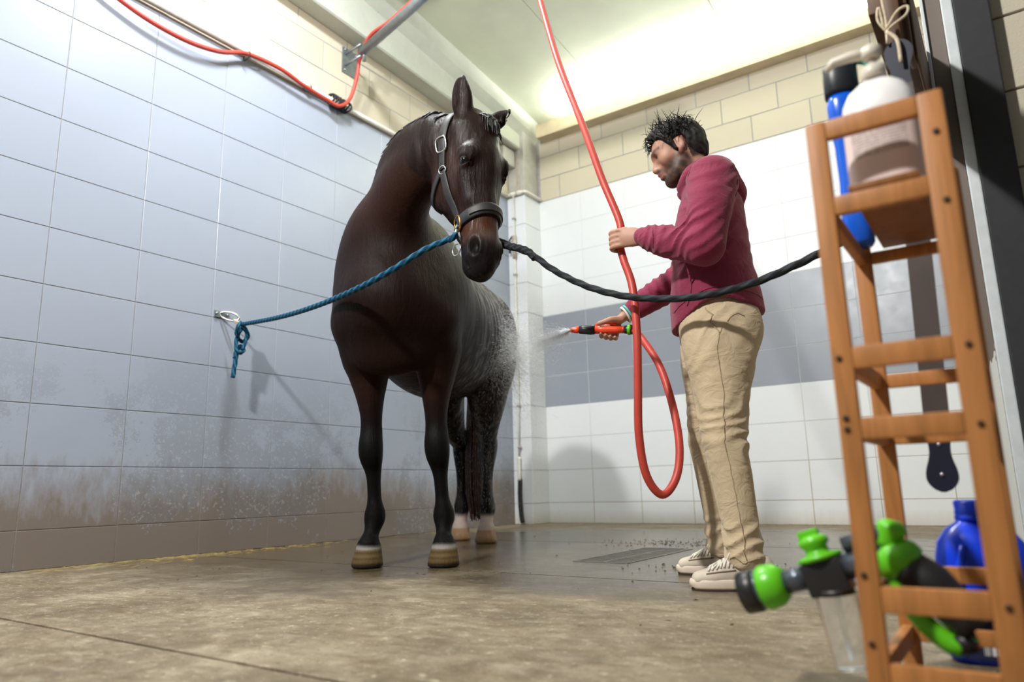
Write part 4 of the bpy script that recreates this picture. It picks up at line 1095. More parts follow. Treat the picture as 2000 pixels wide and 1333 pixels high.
# tall blue spray bottle leaning at the back corner
simple('plastic_blue', srgb(12, 92, 214), .25, var=.05); simple('plastic_navy', srgb(24, 40, 62), .4); simple('plastic_teal', srgb(20, 168, 152), .35); simple('plastic_black', srgb(26, 30, 36), .4)
bb = empty('spray_bottle', (-.200, 1.508, .7860), math.radians(10)); bb.scale = (1, 1, 1.14); tag(bb, 'tall blue bottle with a black cap and teal trigger behind the pump bottle', 'bottle')
lathe('body', [(.026, 0), (.031, .006), (.033, .05), (.029, .12), (.030, .19), (.036, .24), (.037, .268), (.030, .285)], 'plastic_blue', bb, 28, power=2.6, sx=.85, sy=.85)
lathe('cap', [(.031, .283), (.033, .287), (.033, .335), (.029, .342)], 'plastic_black', bb, 24, power=2.8)
bm = bmesh.new(); tube_bm(bm, catmull([(.012, -.01, .338), (.030, -.012, .345), (.052, -.014, .336), (.060, -.016, .306)], 4), .011, 10); bm_obj('trigger', bm, 'plastic_teal', bb, True)
# a dark carton half hidden by the right-hand post
simple('carton_dark', srgb(92, 86, 84), .6, var=.15); simple('carton_green', srgb(70, 120, 60), .6); simple('carton_maroon', srgb(120, 60, 66), .6)
cb = empty('carton', (-.081, 1.47, .8005)); tag(cb, 'slim dark carton with green and maroon patches behind the shelf post', 'box')
box('carton_body', (-.012, -.03, 0), (.012, .03, .19), 'carton_dark', cb, .002); box('green_patch', (-.0125, -.0308, .105), (.012, -.0298, .135), 'carton_green', cb); box('maroon_patch', (-.0125, -.0308, .02), (.012, -.0298, .085), 'carton_maroon', cb)

# blue jug on the floor behind the shelf
simple('jug_blue', srgb(10, 62, 220), .28, var=.06); simple('label_navy', srgb(28, 36, 70), .5)
jug = empty('detergent_jug', (-.085, 1.690, 0), math.radians(6)); tag(jug, 'blue plastic jug with a ribbed neck on the floor behind the shelf', 'jug')
bm = bmesh.new(); lathe_bm(bm, [(.066, 0), (.076, .008), (.078, .10), (.078, .185), (.072, .215), (.055, .240), (.036, .252), (.034, .258)], 36, power=3.2, sx=1.0, sy=.72)
bm_obj('body', bm, 'jug_blue', jug, True)
lathe('cap', [(.034, .256), (.036, .258), (.036, .264), (.034, .266), (.036, .270), (.034, .274), (.0355, .290), (.031, .294)], 'jug_blue', jug, 28)
for s in (-1, 1): tube('moulded_rib', [(s * .030, -.052, .212), (s * .044, -.058, .15), (s * .044, -.058, .05)], .006, 'jug_blue', jug, 8, 3)
def barcode():
    t = NT('barcode'); o = t.sep(t.coords()); b = t.math('GREATER_THAN', t.noise(t.coords(scale=(260, .001, .001)), 1.0, 0), .5)
    t.set(col=t.mix(b, srgb(214, 214, 210), srgb(60, 60, 66)), rough=.5)
barcode()
box('label', (-.050, -.0590, .012), (.055, -.0572, .100), 'label_navy', jug); box('barcode', (-.020, -.0600, .020), (.035, -.0592, .050), 'barcode', jug)

# --- foam gun hooked into the shelf
simple('gun_green', srgb(98, 196, 30), .32, var=.05); simple('gun_black', srgb(34, 32, 34), .38, var=.1); simple('gun_grey', srgb(88, 94, 104), .3, metal=.5)
t = NT('clear_plastic'); t.set(col=(.93, .95, .96, 1), rough=.12, trans=.92, ior=1.12, spec=.4)
GY = 1.300
def gp(x, y, dy=0.0): return on_plane(x, y, (0, 1, 0), (0, GY + dy, 0))
gun = empty('foam_gun', gp(1620, 1130)); tag(gun, 'green and black foam spray gun with clear tank lying through the shelf', 'foam gun')
g0 = gp(1620, 1130)
def gtube(name, pts, rad, mat, seg=20, sub=0): return tube(name, [Vector(p) - g0 for p in pts], rad, mat, gun, seg, sub)
A0, A1 = gp(1462, 1157), gp(1780, 1075); AX = (A1 - A0)
def ga(t): return A0 + AX * t
gtube('nozzle_ring', [ga(-.035), ga(-.03), ga(.06), ga(.075)], [.030, .035, .036, .032], 'gun_black', 24)
gtube('nozzle_rim', [ga(.075), ga(.095)], [.033, .033], 'gun_grey', 24)
gtube('green_collar', [ga(.095), ga(.12), ga(.20), ga(.25)], [.034, .037, .034, .024], 'gun_green', 24)
gtube('barrel', [ga(.24), ga(.40)], [.019, .019], 'gun_grey', 20)
M_ = Matrix.Translation(ga(.50) - g0) @ AX.to_track_quat('X', 'Z').to_matrix().to_4x4()
bm = bmesh.new(); box_bm(bm, (-.032, -.026, -.034), (.034, .026, .020), .006, M_); auto_smooth(bm_obj('valve_block', bm, 'gun_black', gun, True), 40)
bm = bmesh.new(); lathe_bm(bm, [(.030, .019), (.036, .022), (.036, .027), (.020, .030), (.018, .040), (.024, .046), (.024, .054), (.014, .060)], 20, M_)
bm_obj('dial', bm, 'gun_green', gun, True)
bm = bmesh.new(); box_bm(bm, (-.020, -.008, .054), (.014, .008, .070), .003, M_); auto_smooth(bm_obj('dial_tab', bm, 'gun_green', gun, True), 40)
gtube('rear_barrel', [ga(.58), ga(.86)], [.020, .021], 'gun_grey', 20)
gtube('upper_pipe', [ga(.62) + Vector((0, 0, .034)), ga(.92) + Vector((0, 0, .034))], [.013, .014], 'gun_grey', 16)
gtube('green_joint', [gp(1712, 1100), gp(1745, 1096), gp(1775, 1092), gp(1795, 1098)], [.022, .030, .030, .018], 'gun_green', 22, 3)
gtube('green_knob', [gp(1730, 1068), gp(1742, 1030), gp(1745, 1018)], [.016, .022, .012], 'gun_green', 20, 4)
gtube('handle', [gp(1770, 1105), gp(1815, 1140), gp(1860, 1185), gp(1900, 1232)], [.028, .034, .030, .024], 'gun_black', 18, 3)
gtube('trigger_guard', [gp(1745, 1120), gp(1775, 1180), gp(1820, 1230), gp(1870, 1262), gp(1898, 1240)], [.013, .014, .015, .016, .012], 'gun_green', 14, 4)
gtube('inlet', [gp(1880, 1240), gp(1895, 1275)], [.017, .016], 'gun_black', 16)
# clear tank hanging under the block
TKA, TKB = gp(1632, 1158), gp(1668, 1308); ax_ = (TKB - TKA)
gtube('tank', [TKA, TKA + ax_ * .04, TKA + ax_ * .9, TKA + ax_ * .97, TKB], [.028, .031, .027, .026, .020], 'clear_plastic', 24)
gtube('tank_cap', [TKA - ax_ * .05, TKA + ax_ * .03], [.030, .031], 'gun_black', 24)
gtube('dip_tube', [TKA, TKA + ax_ * .88], .0035, 'clear_plastic', 8)

# --- wooden arm, twine and the long strap behind the shelf
arm = empty('hook_arm', (-.10, 2.2, 1.5)); tag(arm, 'dark wooden bracket arm fixed to the partition over the shelf', 'bracket')
ao = Vector((-.10, 2.2, 1.5))
def abox(n, lo, hi, m='dark_wood', b=.004): return auto_smooth(box(n, Vector(lo) - ao, Vector(hi) - ao, m, arm, b, True), 40)
abox('arm_beam', (-.165, 1.86, 1.485), (-.080, 2.60, 1.70)); abox('side_cheek', (-.079, 1.90, 1.36), (-.0725, 2.60, 1.66))
abox('front_block', (-.128, 1.84, 1.370), (-.095, 1.90, 1.60)); abox('batten', (-.092, 1.87, 1.350), (-.080, 1.95, 1.60))
simple('twine', srgb(206, 190, 162), .9, var=.2, scale=120, bump=.3)
SY = 1.80
def sp(x, y, dy=0.0): return on_plane(x, y, (0, 1, 0), (0, SY + dy, 0))
tw = empty('twine', sp(1742, 60)); tag(tw, 'pale twine tied in a bow over the dark strap', 'twine')
t0 = sp(1742, 60)
def ttube(n, pts, r=.0032): return tube(n, [Vector(p) - t0 for p in pts], r, 'twine', tw, 8, 5)
ttube('cord', [sp(1730, -70, -.012), sp(1722, -10, -.012), sp(1730, 40, -.012), sp(1733, 85, -.012)])
ttube('bow_loop', [sp(1730, 58, -.014), sp(1752, 22, -.02), sp(1772, 12, -.02), sp(1770, 28, -.02), sp(1745, 48, -.016), sp(1731, 62, -.014)])
ttube('tail', [sp(1731, 62, -.014), sp(1752, 78, -.018), sp(1760, 122, -.018)], .0045); ttube('loop', [sp(1731, 62, -.014), sp(1714, 40, -.018), sp(1716, 15, -.014), sp(1726, 55, -.014)], .003)
# the strap: narrow, rounded ends, eyelets
simple('strap_dark', srgb(72, 62, 58), .45, var=.2, scale=8); simple('strap_navy', srgb(14, 18, 40), .45, var=.15)
T0, T1 = sp(1752, 78), sp(1844, 962); sv = (T1 - T0); sL = sv.length; sx_ = Vector((1, 0, 0)); sx_ = (sx_ - sv.normalized() * sx_.dot(sv.normalized())).normalized()
st = empty('hanging_strap', T0); tag(st, 'long dark strap with rounded riveted end hanging behind the shelf', 'strap')
def strap_mesh(n, a, b, w, mat, ends):
    bm = bmesh.new(); rows_ = []; N = 26
    for i in range(N + 1):
        t_ = a + (b - a) * i / N; ww = w(t_)
        c = sv * t_
        rows_.append([bm.verts.new(c + sx_ * (q * ww) + Vector((0, d, 0))) for q, d in ((-1, -.004), (1, -.004), (1, .004), (-1, .004))])
    for A_, B_ in zip(rows_, rows_[1:]):
        for k in range(4): bm.faces.new((A_[k], A_[(k+1) % 4], B_[(k+1) % 4], B_[k]))
    bm.faces.new(rows_[0][::-1]); bm.faces.new(rows_[-1])
    return bm_obj(n, bm, mat, st)
def wid(t_):
    e = min(t_, 1 - t_) * sL; w = .0245 + .006 * math.exp(-((e - .035) / .03) ** 2) - .005 * math.exp(-((e - .085) / .03) ** 2)
    return w * math.sqrt(max(0.02, 1 - max(0, (.03 - e) / .03) ** 2))
strap_mesh('strap_end', 0, .11, wid, 'strap_navy', 0); strap_mesh('strap_body', .11, .885, wid, 'strap_dark', 0); strap_mesh('strap_end', .885, 1, wid, 'strap_navy', 0)
for tt in (.905, .965):
    bm = bmesh.new(); lathe_bm(bm, [(.0042, 0), (.0042, .002), (.002, .003)], 12, Matrix.Translation(sv * tt + Vector((0, -.0045, 0))) @ Matrix.Rotation(math.pi/2, 4, 'X')); bm_obj('rivet', bm, 'steel_bright', st, True)
# ================================================================== pipes, hose, ropes, water, floor litter
simple('hose_red', srgb(190, 66, 54), .45, var=.08, scale=20)
simple('tape_black', srgb(24, 24, 24), .7, bump=.4, scale=60)
def wl(x, y, d=.05): return on_plane(x, y, (1, 0, 0), (XL + d, 0, 0))
# pipe along the tile head, round the column
rail = empty('water_pipe', (XL + .03, 2.6, 3.315)); tag(rail, 'thin water pipe clipped along the top of the wall tiles', 'pipe')
ro = Vector((XL + .03, 2.6, 3.315))
def rt(n, pts, r, m, seg=12, sub=0): return tube(n, [Vector(p) - ro for p in pts], r, m, rail, seg, sub)
rt('brown_run', [(XL + .026, .3, 3.312), (XL + .026, 2.66, 3.312)], .015, 'pipe_grey'); rt('white_run', [(XL + .028, 2.64, 3.314), (XL + .028, CY - .04, 3.314)], .019, 'pvc_white')
rt('column_run', [(XL + .028, CY - .06, 3.314), (XL + .05, CY - .028, 3.314), (CX - .02, CY - .026, 3.314), (CX + .022, CY - .01, 3.314), (CX + .026, CY + .06, 3.314), (CX + .026, YB - .01, 3.314)], .016, 'pvc_white', 12, 4)
for y in (3.2, 4.2, 5.2): rt('pipe_clip', [(XL + .0, y, 3.314), (XL + .052, y, 3.314)], .024, 'pipe_grey')
for x in (XL + .09, CX - .05): rt('fitting', [(x - .03, CY - .026, 3.314), (x + .03, CY - .026, 3.314)], .023, 'pvc_white')
# thin drop pipe on the column with its fittings
DX = XL + .095
drop = empty('drop_pipe', (DX, CY - .027, 1.6)); tag(drop, 'thin vertical pipe with taps on the white corner column', 'pipe'); do = Vector((DX, CY - .027, 1.6))
def dt(n, pts, r, m, seg=10, sub=0): return tube(n, [Vector(p) - do for p in pts], r, m, drop, seg, sub)
dt('riser', [(DX, CY - .027, 3.30), (DX, CY - .027, 1.12), (DX - .01, CY - .027, .62)], .0085, 'pvc_white')
for z in (3.05, 2.45, 1.82, 1.12, .72): dt('clip', [(DX - .016, CY - .027, z), (DX + .016, CY - .027, z)], .013, 'pipe_grey')
dt('valve_body', [(DX, CY - .03, 2.86), (DX, CY - .03, 2.62)], [.024, .020], 'pipe_grey', 12); dt('valve_lever', [(DX - .02, CY - .035, 2.86), (DX - .045, CY - .05, 2.82), (DX - .045, CY - .05, 2.68)], .009, 'gun_black', 8)
dt('flexible_sleeve', [(DX - .01, CY - .027, .63 - .02 * i) for i in range(12)], [.020 if i % 2 else .015 for i in range(12)], 'pvc_white', 12)
dt('drain_hose', [(DX - .01, CY - .020, .42), (DX - .01, CY - .028, .25), (DX + .012, CY - .045, .08), (DX + .03, CY - .05, .02)], .021, 'tape_black', 12, 4)

# swinging boom
BR = Vector((XL, 3.63, 3.75)); BE = Vector((-2.105, 3.168, 3.75)); BS = Vector((-3.86, 3.60, 3.755))
boom = empty('hose_boom', BR); tag(boom, 'galvanised swing boom on a steel wall plate carrying the red hose', 'boom')
def bt(n, pts, r, m='galvanised', seg=14, sub=0): return tube(n, [Vector(p) - BR for p in pts], r, m, boom, seg, sub)
bm = bmesh.new(); box_bm(bm, (.001, -.085, -.12), (.010, .085, .10), .002); bm_obj('wall_plate', bm, 'galvanised', boom)
bt('pipe', [BS, BE], .036, seg=20)
for dz in (-.055, .045): bt('hinge_bolt', [BR + Vector((.008, -.05, dz)), BR + Vector((.20, -.07, dz))], .010)
bt('hinge_pin', [BS + Vector((.03, .0, -.085)), BS + Vector((.03, .0, .075))], .014)
for dy in (-.06, .06):
    for dz in (-.10, .08): bt('bolt_head', [BR + Vector((.010, dy, dz)), BR + Vector((.020, dy, dz))], .011, seg=8)

# the red hose: wall, boom, drop, loop, gun
def mw(p): return MO + Matrix.Rotation(MRZ, 3, 'Z') @ Vector(p)
def yp(x, y, yy): return on_plane(x, y, (0, 1, 0), (0, yy, 0))
GT, GH = mw((.515, -.195, .985)), mw((.300, -.190, .968))
bd = (BE - BS).normalized(); up = Vector((0, 0, 1))
path = [wl(150, -70, .05), wl(235, 0, .055), wl(300, 45, .06), wl(370, 82, .065), wl(430, 101, .065), wl(482, 105, .055), wl(545, 133, .075), wl(592, 166, .07), wl(640, 196, .066), wl(664, 207, .085),
        wl(684, 192, .10), wl(697, 150, .12), wl(703, 115, .15), BS + bd * .16 + up * .054 + Vector((0, -.02, 0))]
path += [BS + bd * q + up * .052 for q in (.45, 1.0, 1.5)] + [BE + up * .050, BE + bd * .09 + up * .005]
path += [yp(1030, -85, 2.95), yp(1055, 0, 2.78), yp(1090, 120, 2.60), yp(1140, 250, 2.47), yp(1176, 350, 2.42), mw(HOSE_L + V3(-.006, 0, .075)), mw(HOSE_L), mw(HOSE_L + V3(-.012, 0, -.075))]
path += [yp(1235, 560, 2.38), yp(1244, 650, 2.36), yp(1246, 750, 2.36), yp(1248, 850, 2.37), yp(1263, 930, 2.40), yp(1294, 967, 2.45), yp(1321, 932, 2.50), yp(1327, 870, 2.53), yp(1313, 790, 2.56), yp(1288, 715, 2.59), yp(1258, 668, 2.62), GH + (GH - GT).normalized() * .045, GH]
hose = tube('water_hose', path, .0148, 'hose_red', None, 12, 8)
tag(hose, 'long red water hose from the wall over the boom down to the spray gun', 'hose')
c = wl(662, 203, .065)
bm = bmesh.new()
for i in range(9):
    a = i / 8; p = wl(648 + 30 * a, 194 + 17 * a, .05); tube_bm(bm, [p + Vector((-.004, 0, .0)) + Vector((.042 * math.cos(q), .012 * math.sin(2*q + i), .045 * math.sin(q))) for q in np.linspace(0, 2*math.pi, 14, endpoint=False)], .008, 6, closed=True)
tag(bm_obj('tape_binding', bm, 'tape_black', None, True), 'black tape binding the red hose to the wall pipe', 'tape')
tag(tube('cable_tie', [wl(482, 110, .04) + Vector((.036 * math.cos(q), .008 * math.sin(q), .034 * math.sin(q))) for q in np.linspace(0, 2*math.pi, 16, endpoint=False)], .004, 'tape_black', None, 6, closed=True), 'thin black tie holding the hose at the tile edge', 'cable tie')

# spray gun in the man's right hand
simple('gun_orange', srgb(232, 76, 38), .35, var=.05)
wg = empty('spray_gun', GH); tag(wg, 'orange and black hose nozzle in the person\'s lower hand', 'nozzle')
gx_ = (GT - GH)
def wt(n, a, b, ra, rb, m, parent=wg): return tube(n, [gx_ * a, gx_ * (a * .7 + b * .3), gx_ * (a * .3 + b * .7), gx_ * b], [ra * .92, ra, rb, rb * .92], m, parent, 18)
wt('grip', -.06, .55, .015, .018, 'gun_orange'); wt('collar', .52, .82, .021, .019, 'gun_black'); wt('nozzle_tip', .82, 1.0, .015, .012, 'gun_orange'); wt('connector', -.22, -.05, .021, .018, 'gun_black')
tube('trigger', [gx_ * .5 + up * .020, gx_ * .30 + up * .030, gx_ * .10 + up * .022], .007, 'gun_orange', wg, 8, 3)
wt('connector_ring', -.17, -.11, .0225, .0225, 'gun_green')

# ropes
def rope_mat(name, c1, c2):
    t = NT(name); o = t.node('ShaderNodeTexCoord'); s_ = t.sep(o.outputs['UV'])
    k = t.math('GREATER_THAN', t.math('FRACT', t.math('ADD', t.math('MULTIPLY', s_[0], 3.0), s_[1])), .6)
    t.set(col=t.mix(k, c1, c2), rough=.75, spec=.25)
rope_mat('rope_teal', srgb(10, 54, 82), srgb(30, 100, 128)); rope_mat('rope_black', srgb(26, 28, 32), srgb(50, 52, 56))
def rope(name, ctrl, r, mat, parent=None, sub=14, pitch=.055, seg=14):
    C = catmull([tuple(p) for p in ctrl], sub)
    # even spacing
    d = np.r_[0, np.cumsum(np.linalg.norm(np.diff(C, axis=0), axis=1))]; n = max(8, int(d[-1] / .008)); u = np.linspace(0, d[-1], n)
    C = np.stack([np.interp(u, d, C[:, i]) for i in range(3)], 1)
    bm = bmesh.new(); uv = bm.loops.layers.uv.new('uv'); rings = []; upv = None
    for i in range(n):
        t_ = Vector(C[min(i+1, n-1)] - C[max(i-1, 0)]).normalized()
        if upv is None: upv = Vector((0, 0, 1)) if abs(t_.z) < .9 else Vector((1, 0, 0))
        a = (upv - t_ * upv.dot(t_)).normalized(); b = t_.cross(a); upv = a; ph = u[i] / pitch * 2 * math.pi
        rings.append([bm.verts.new(Vector(C[i]) + (a * math.cos(q) + b * math.sin(q)) * r * (1 + .10 * math.cos(3 * (q - ph / 3)))) for q in np.linspace(0, 2*math.pi, seg, endpoint=False)])
    for i in range(n - 1):
        for k in range(seg):
            f = bm.faces.new((rings[i][k], rings[i][(k+1) % seg], rings[i+1][(k+1) % seg], rings[i+1][k]))
            for l, (du, dv) in zip(f.loops, ((k, i), (k+1, i), (k+1, i+1), (k, i+1))): l[uv].uv = (du / seg, u[min(dv, n-1)] / pitch)
    bm.faces.new(rings[0][::-1]); bm.faces.new(rings[-1])
    return bm_obj(name, bm, mat, parent, True)
def hw(p): return HO + Matrix.Rotation(HRZ, 3, 'Z') @ Vector(p)
RA_ = hw(RING_R); LA_ = hw(RING_L)
# wall ring with plate
wr = empty('tether_ring', wl(432, 615, .0)); tag(wr, 'small steel tie ring bolted to the grey tiles', 'ring'); w0 = wl(432, 615, 0)
box('plate', (.0005, -.050, -.022), (.010, .050, .022), 'galvanised', wr, .003)
RC = Vector((.045, .030, -.012))
tube('ring', [RC + Vector((.040 * math.cos(q), .042 * math.cos(q) + .0 * math.sin(q), .026 * math.sin(q) - .012 * math.cos(q))) for q in np.linspace(0, 2*math.pi, 24, endpoint=False)], .006, 'steel_bright', wr, 8, closed=True)
for dy in (-.04, .035): tube('bolt', [(.012, dy, .0), (.020, dy, 0)], .009, 'galvanised', wr, 8)
# teal rope: snap hook, lead, knot and tail
K0 = wl(470, 633, .14)
tr = empty('lead_rope', K0); tag(tr, 'teal blue lead rope knotted to the wall ring', 'rope')
def kp(x, y, d=.14): return wl(x, y, d) - K0
end = RA_ + Vector((.02, -.05, -.075))
def tl(x, y, f): return on_plane(x, y, (0, 1, 0), (0, K0.y + (end.y - K0.y) * f - .27 * math.sin(math.pi * f ** 1.1), 0)) - K0
rope('lead', [kp(472, 634), tl(545, 620, .20), tl(620, 597, .38), tl(700, 563, .58), tl(770, 525, .77), tl(830, 488, .93), end - K0], .0125, 'rope_teal', tr)
rope('knot', [kp(468, 630), kp(476, 638, .165), kp(484, 652, .16), kp(482, 662, .145), kp(474, 668, .12), kp(466, 662, .13), kp(462, 648, .16), kp(468, 634, .17), kp(478, 634, .13), kp(470, 645, .115), kp(463, 660, .13), kp(461, 680, .145), kp(468, 690, .16), kp(476, 684, .14), kp(470, 676, .12), kp(462, 686, .13), kp(458, 700, .14)], .0118, 'rope_teal', tr, 8)
rope('loop', [kp(472, 640, .15), kp(482, 650, .15), kp(478, 672, .15), kp(472, 684, .15)], .0115, 'rope_teal', tr, 8)
rope('tail', [kp(462, 686), kp(460, 705, .14), kp(457, 722, .14), kp(455, 738, .14)], .0135, 'rope_teal', tr, 10)
rope('eye_splice', [kp(470, 632), kp(462, 628, .12), kp(457, 625, .10), kp(460, 629, .11), kp(468, 636, .13)], .0075, 'twine', tr, 8)
rope('end_whipping', [end - K0, end - K0 + Vector((.012, -.005, .008)), end - K0 + Vector((.0, -.02, -.016)), end - K0 + Vector((-.015, .0, -.006)), end - K0 + Vector((.01, .01, .01))], .0105, 'rope_teal', tr, 8)
def hook(parent, a, b, o):
    tube('snap_hook', [a - o, a * .7 + b * .3 - o + Vector((.008, 0, .006)), a * .35 + b * .65 - o + Vector((-.004, 0, -.004)), b - o], [.006, .008, .007, .005], 'steel_bright', parent, 8, 3)
    return None
hook(tr, end, RA_, K0)
# black rope from the far cheek ring to the partition
P0 = LA_; AN = Vector((-.078, 2.52, 1.22))
bo = yp(1240, 580, 2.1)
br = empty('tie_rope', bo); tag(br, 'black rope sagging from the halter across to the right partition', 'rope')
bend = LA_ + Vector((.045, -.02, -.05))
def bl(x, y, f): return on_plane(x, y, (1, 0, 0), (bend.x + (AN.x - bend.x) * f, 0, 0))
def brp(x, y, f):
    yy = bend.y + (2.30 - bend.y) * f
    return on_plane(x, y, (0, 1, 0), (0, yy, 0))
pts = [bend, brp(1030, 493, .06), brp(1080, 527, .16), brp(1140, 557, .30), brp(1200, 575, .42), brp(1260, 583, .54), brp(1330, 583, .66), brp(1400, 573, .76), brp(1480, 550, .84), brp(1550, 520, .92), brp(1605, 493, .97), brp(1665, 462, 1.0), AN + Vector((-.03, -.05, -.03)), AN]
rope('rope', [p - bo for p in pts], .0125, 'rope_black', br, 8, .07)
rope('end_binding', [bend - bo, brp(1024, 488, .05) - bo, brp(1045, 505, .09) - bo], .0145, 'rope_black', br, 6, .03)
hook(br, bend, LA_, bo)
tube('end_ring', [bend - bo + Vector((.012 * math.cos(q) - .01, .0, .03 * math.sin(q) + .01)) for q in np.linspace(0, 2*math.pi, 16, endpoint=False)], .004, 'steel_bright', br, 8, closed=True)
pr = empty('tether_ring', AN); tag(pr, 'steel tie ring on the partition edge holding the black rope', 'ring')
box('plate', (-.002, -.03, -.03), (.014, .03, .03), 'galvanised', pr, .002); tube('ring', [Vector((-.022 + .024 * math.cos(q), 0, .024 * math.sin(q) - .01)) for q in np.linspace(0, 2*math.pi, 20, endpoint=False)], .005, 'steel_bright', pr, 8, closed=True)

# drain grate
gr = empty('drain_grate', ((DR[0] + DR[1]) / 2, (DR[2] + DR[3]) / 2, -.05)); tag(gr, 'long slotted steel drain grate sunk in the wet floor', 'drain')
go = Vector(gr.location)
def gb(n, lo, hi, m='grate_steel', b=0.0): return box(n, Vector(lo) - go, Vector(hi) - go, m, gr, b)
gb('drain_pan', (DR[0] + .001, DR[2] + .001, -.052), (DR[1] - .001, DR[3] - .001, -.046), 'drain_dark')
for lo, hi in (((DR[0] + .001, DR[2] + .001), (DR[0] + .014, DR[3] - .001)), ((DR[1] - .014, DR[2] + .001), (DR[1] - .001, DR[3] - .001)), ((DR[0] + .014, DR[2] + .001), (DR[1] - .014, DR[2] + .014)), ((DR[0] + .014, DR[3] - .014), (DR[1] - .014, DR[3] - .001))):
    gb('frame_side', (*lo, -.046), (*hi, .002))
nb_ = 20
for i in range(nb_):
    y = DR[2] + .016 + (DR[3] - DR[2] - .032) * (i + .5) / nb_
    gb('bar', (DR[0] + .014, y - .0080, -.030), (DR[1] - .014, y + .0080, .001))
gb('spine', ((DR[0] + DR[1]) / 2 - .008, DR[2] + .014, -.032), ((DR[0] + DR[1]) / 2 + .008, DR[3] - .014, .0005))

# straw along the foot of the grey wall and crumbs of dirt
simple('straw', srgb(150, 130, 74), .8, var=.3); simple('muck', srgb(74, 60, 34), .9, var=.4, scale=80)
def litter(name, n, fn, mat, label, cat):
    bm = bmesh.new()
    for i in range(n):
        p, ln, th = fn(); a = random.uniform(0, math.pi); d = Vector((math.cos(a), math.sin(a), random.uniform(-.05, .15))) * ln / 2; p = Vector(p)
        s_ = Vector((-d.y, d.x, 0)).normalized() * th
        v = [bm.verts.new(q) for q in (p - d, p + s_, p + d, p - s_, p + Vector((0, 0, th * .9)))]
        for f in ((0, 1, 4), (1, 2, 4), (2, 3, 4), (3, 0, 4), (3, 2, 1, 0)): bm.faces.new([v[k] for k in f])
    tag(bm_obj(name, bm, mat), label, cat, kind='stuff')
def f1():
    y = random.triangular(1.5, 3.6, 2.4) if random.random() < .8 else random.uniform(1.3, 5.6)
    return (XL + .02 + abs(random.gauss(0, .10)), y, .003), random.uniform(.02, .09), random.uniform(.0012, .0025)
litter('straw_bits', 420, f1, 'straw', 'thin yellow straw scattered along the foot of the grey wall', 'straw')
def f2():
    k = random.random()
    if k < .30: c = (random.gauss(-1.05, .16), random.gauss(2.95, .10))
    elif k < .70: c = (random.gauss(-1.75, .22), random.gauss(4.15, .14))
    elif k < .85: c = (random.uniform(-3.5, -.3), YB - abs(random.gauss(.02, .03)) - .004)
    else: c = (random.uniform(-3.6, -.4), random.uniform(1.6, 5.6))
    return (*c, .0008), random.uniform(.006, .022), random.uniform(.002, .005)
litter('dirt_crumbs', 420, f2, 'muck', 'dark crumbs of muck around the drain and the shoes', 'dirt')

# water: jet, splash and drifting drops
def water_material(name, clear):
    t = NT(name); t.n.remove(t.b)
    d = t.node('ShaderNodeBsdfDiffuse'); tr_ = t.node('ShaderNodeBsdfTranslucent'); tp = t.node('ShaderNodeBsdfTransparent'); m1 = t.node('ShaderNodeMixShader'); m2 = t.node('ShaderNodeMixShader')
    for q in (d, tr_): q.inputs['Color'].default_value = (.97, .98, 1, 1)
    m1.inputs[0].default_value = .5; m2.inputs[0].default_value = clear
    t.link(d.outputs[0], m1.inputs[1]); t.link(tr_.outputs[0], m1.inputs[2]); t.link(m1.outputs[0], m2.inputs[1]); t.link(tp.outputs[0], m2.inputs[2]); t.link(m2.outputs[0], t.n['Material Output'].inputs['Surface'])
water_material('water_drops', .45); water_material('water_fine', .62)
def drops(name, items, label, mat='water_fine'):
    P_, D_, R_ = (np.array([i[k] for i in items]) for k in range(3))
    E_ = np.cross(D_, (0.3, .2, 1)); E_ /= np.linalg.norm(E_, axis=1)[:, None] + 1e-9; G_ = np.cross(D_, E_); G_ /= np.linalg.norm(G_, axis=1)[:, None] + 1e-9
    R_ = R_[:, None]; V = np.stack([P_ - D_, P_ + E_ * R_, P_ + G_ * R_, P_ - E_ * R_, P_ - G_ * R_, P_ + D_], 1).reshape(-1, 3)
    b = np.arange(len(P_))[:, None, None] * 6
    base = np.array([f for k in range(4) for f in ((0, 1 + (k+1) % 4, 1 + k), (5, 1 + k, 1 + (k+1) % 4))])[None]
    Fc = (b + base).reshape(-1, 3)
    me = bpy.data.meshes.new(name); me.from_pydata(V.tolist(), [], Fc.tolist()); me.update()
    tag(mesh_obj(name, me, mat, None, True), label, 'water', kind='stuff')
tip = np.array(GT); aim = np.array(hw((-1.02, .345, 1.155))); ax_w = aim - tip; dist = np.linalg.norm(ax_w); ax_w /= dist
e1_ = np.cross(ax_w, (0, 0, 1)); e1_ /= np.linalg.norm(e1_); e2_ = np.cross(e1_, ax_w)
items = []
for i in range(9000):
    s_ = random.random() ** 1.9 * dist * .98; a = random.uniform(0, 6.283); rr = abs(random.gauss(0, 1)) * math.radians(6.5)
    dd = ax_w + e1_ * math.cos(a) * rr + e2_ * math.sin(a) * rr * .8
    p = tip + dd * s_ + np.array((0, 0, -.05 * (s_ / dist) ** 2)); items.append((p, dd * random.uniform(.010, .034), random.uniform(.0004, .0010)))
drops('water_spray', items, 'white water spraying from the nozzle at the horse flank', 'water_drops')
items = []
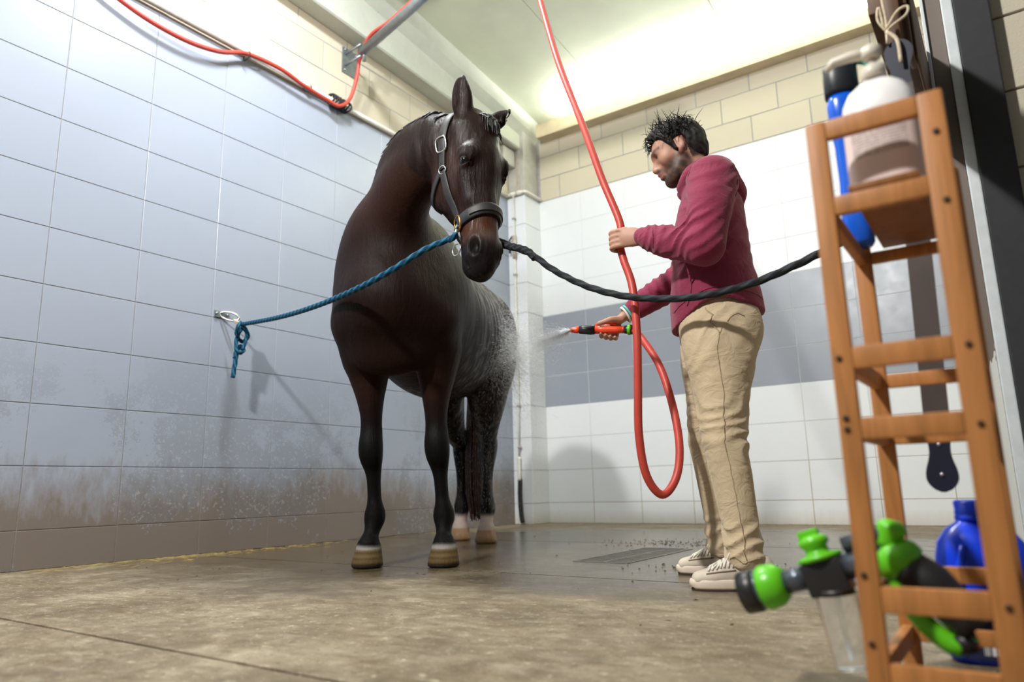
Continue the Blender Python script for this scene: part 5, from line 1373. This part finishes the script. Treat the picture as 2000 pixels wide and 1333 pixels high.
for i in range(9000):
    q, nr = snap(np.array((-1.02 + random.gauss(0, .17), .5, 1.17 + random.gauss(0, .13)))); nw = np.array(Matrix.Rotation(HRZ, 3, 'Z') @ nr); pw = np.array(hw(q))
    tang = pw + 0 - tip; tang /= np.linalg.norm(tang); tang -= nw * (tang @ nw)
    dd = nw * random.uniform(.1, .8) + tang * random.uniform(-.2, 1.0) + np.array([random.gauss(0, .4), random.gauss(0, .4), random.gauss(-.25, .45)]); dd /= np.linalg.norm(dd); s_ = abs(random.gauss(0, .12)) + .004
    items.append((pw + dd * s_ + np.array((0, 0, -.8 * s_ * s_)), dd * random.uniform(.006, .024), random.uniform(.0004, .0009)))
drops('water_splash', items, 'fine splash bursting from the wet horse flank')
items = []
for i in range(4500):
    p = np.array(hw((random.gauss(-1.12, .18), random.gauss(.26, .13), max(.03, random.triangular(.05, 1.15, .85)))))
    items.append((p, np.array((random.gauss(0, .001), random.gauss(0, .001), random.uniform(.003, .010))), random.uniform(.00022, .00045)))
drops('water_drip', items, 'falling drops in front of the horse hind legs')
# drifting mist
t = NT('mist'); t.n.remove(t.b); v = t.node('ShaderNodeVolumePrincipled'); v.inputs['Color'].default_value = (.97, .98, 1, 1); v.inputs['Anisotropy'].default_value = .2
L_ = t.math('SUBTRACT', 1.0, t.node('ShaderNodeVectorMath', operation='LENGTH').outputs['Value'])
ln = [n for n in t.n if n.bl_idname == 'ShaderNodeVectorMath'][0]; t.link(t.coords(), ln.inputs[0])
t.link(t.math('MULTIPLY', t.math('MAXIMUM', L_, 0.0), t.math('ADD', .25, t.math('MULTIPLY', t.noise(t.coords(), 2.2, 3), 1.0))), (mm := t.node('ShaderNodeMath', operation='MULTIPLY')).inputs[0]); mm.inputs[1].default_value = .45
t.link(mm.outputs[0], v.inputs['Density']); t.link(v.outputs[0], t.n['Material Output'].inputs['Volume'])
bm = bmesh.new(); bmesh.ops.create_icosphere(bm, subdivisions=3, radius=1.0)
mist = bm_obj('water_mist', bm, 'mist'); mist.location = hw((-.98, .42, .80)); mist.rotation_euler = (0, 0, HRZ); mist.scale = (.46, .30, .72)
tag(mist, 'pale haze of water mist over the horse hind legs', 'mist', kind='stuff')
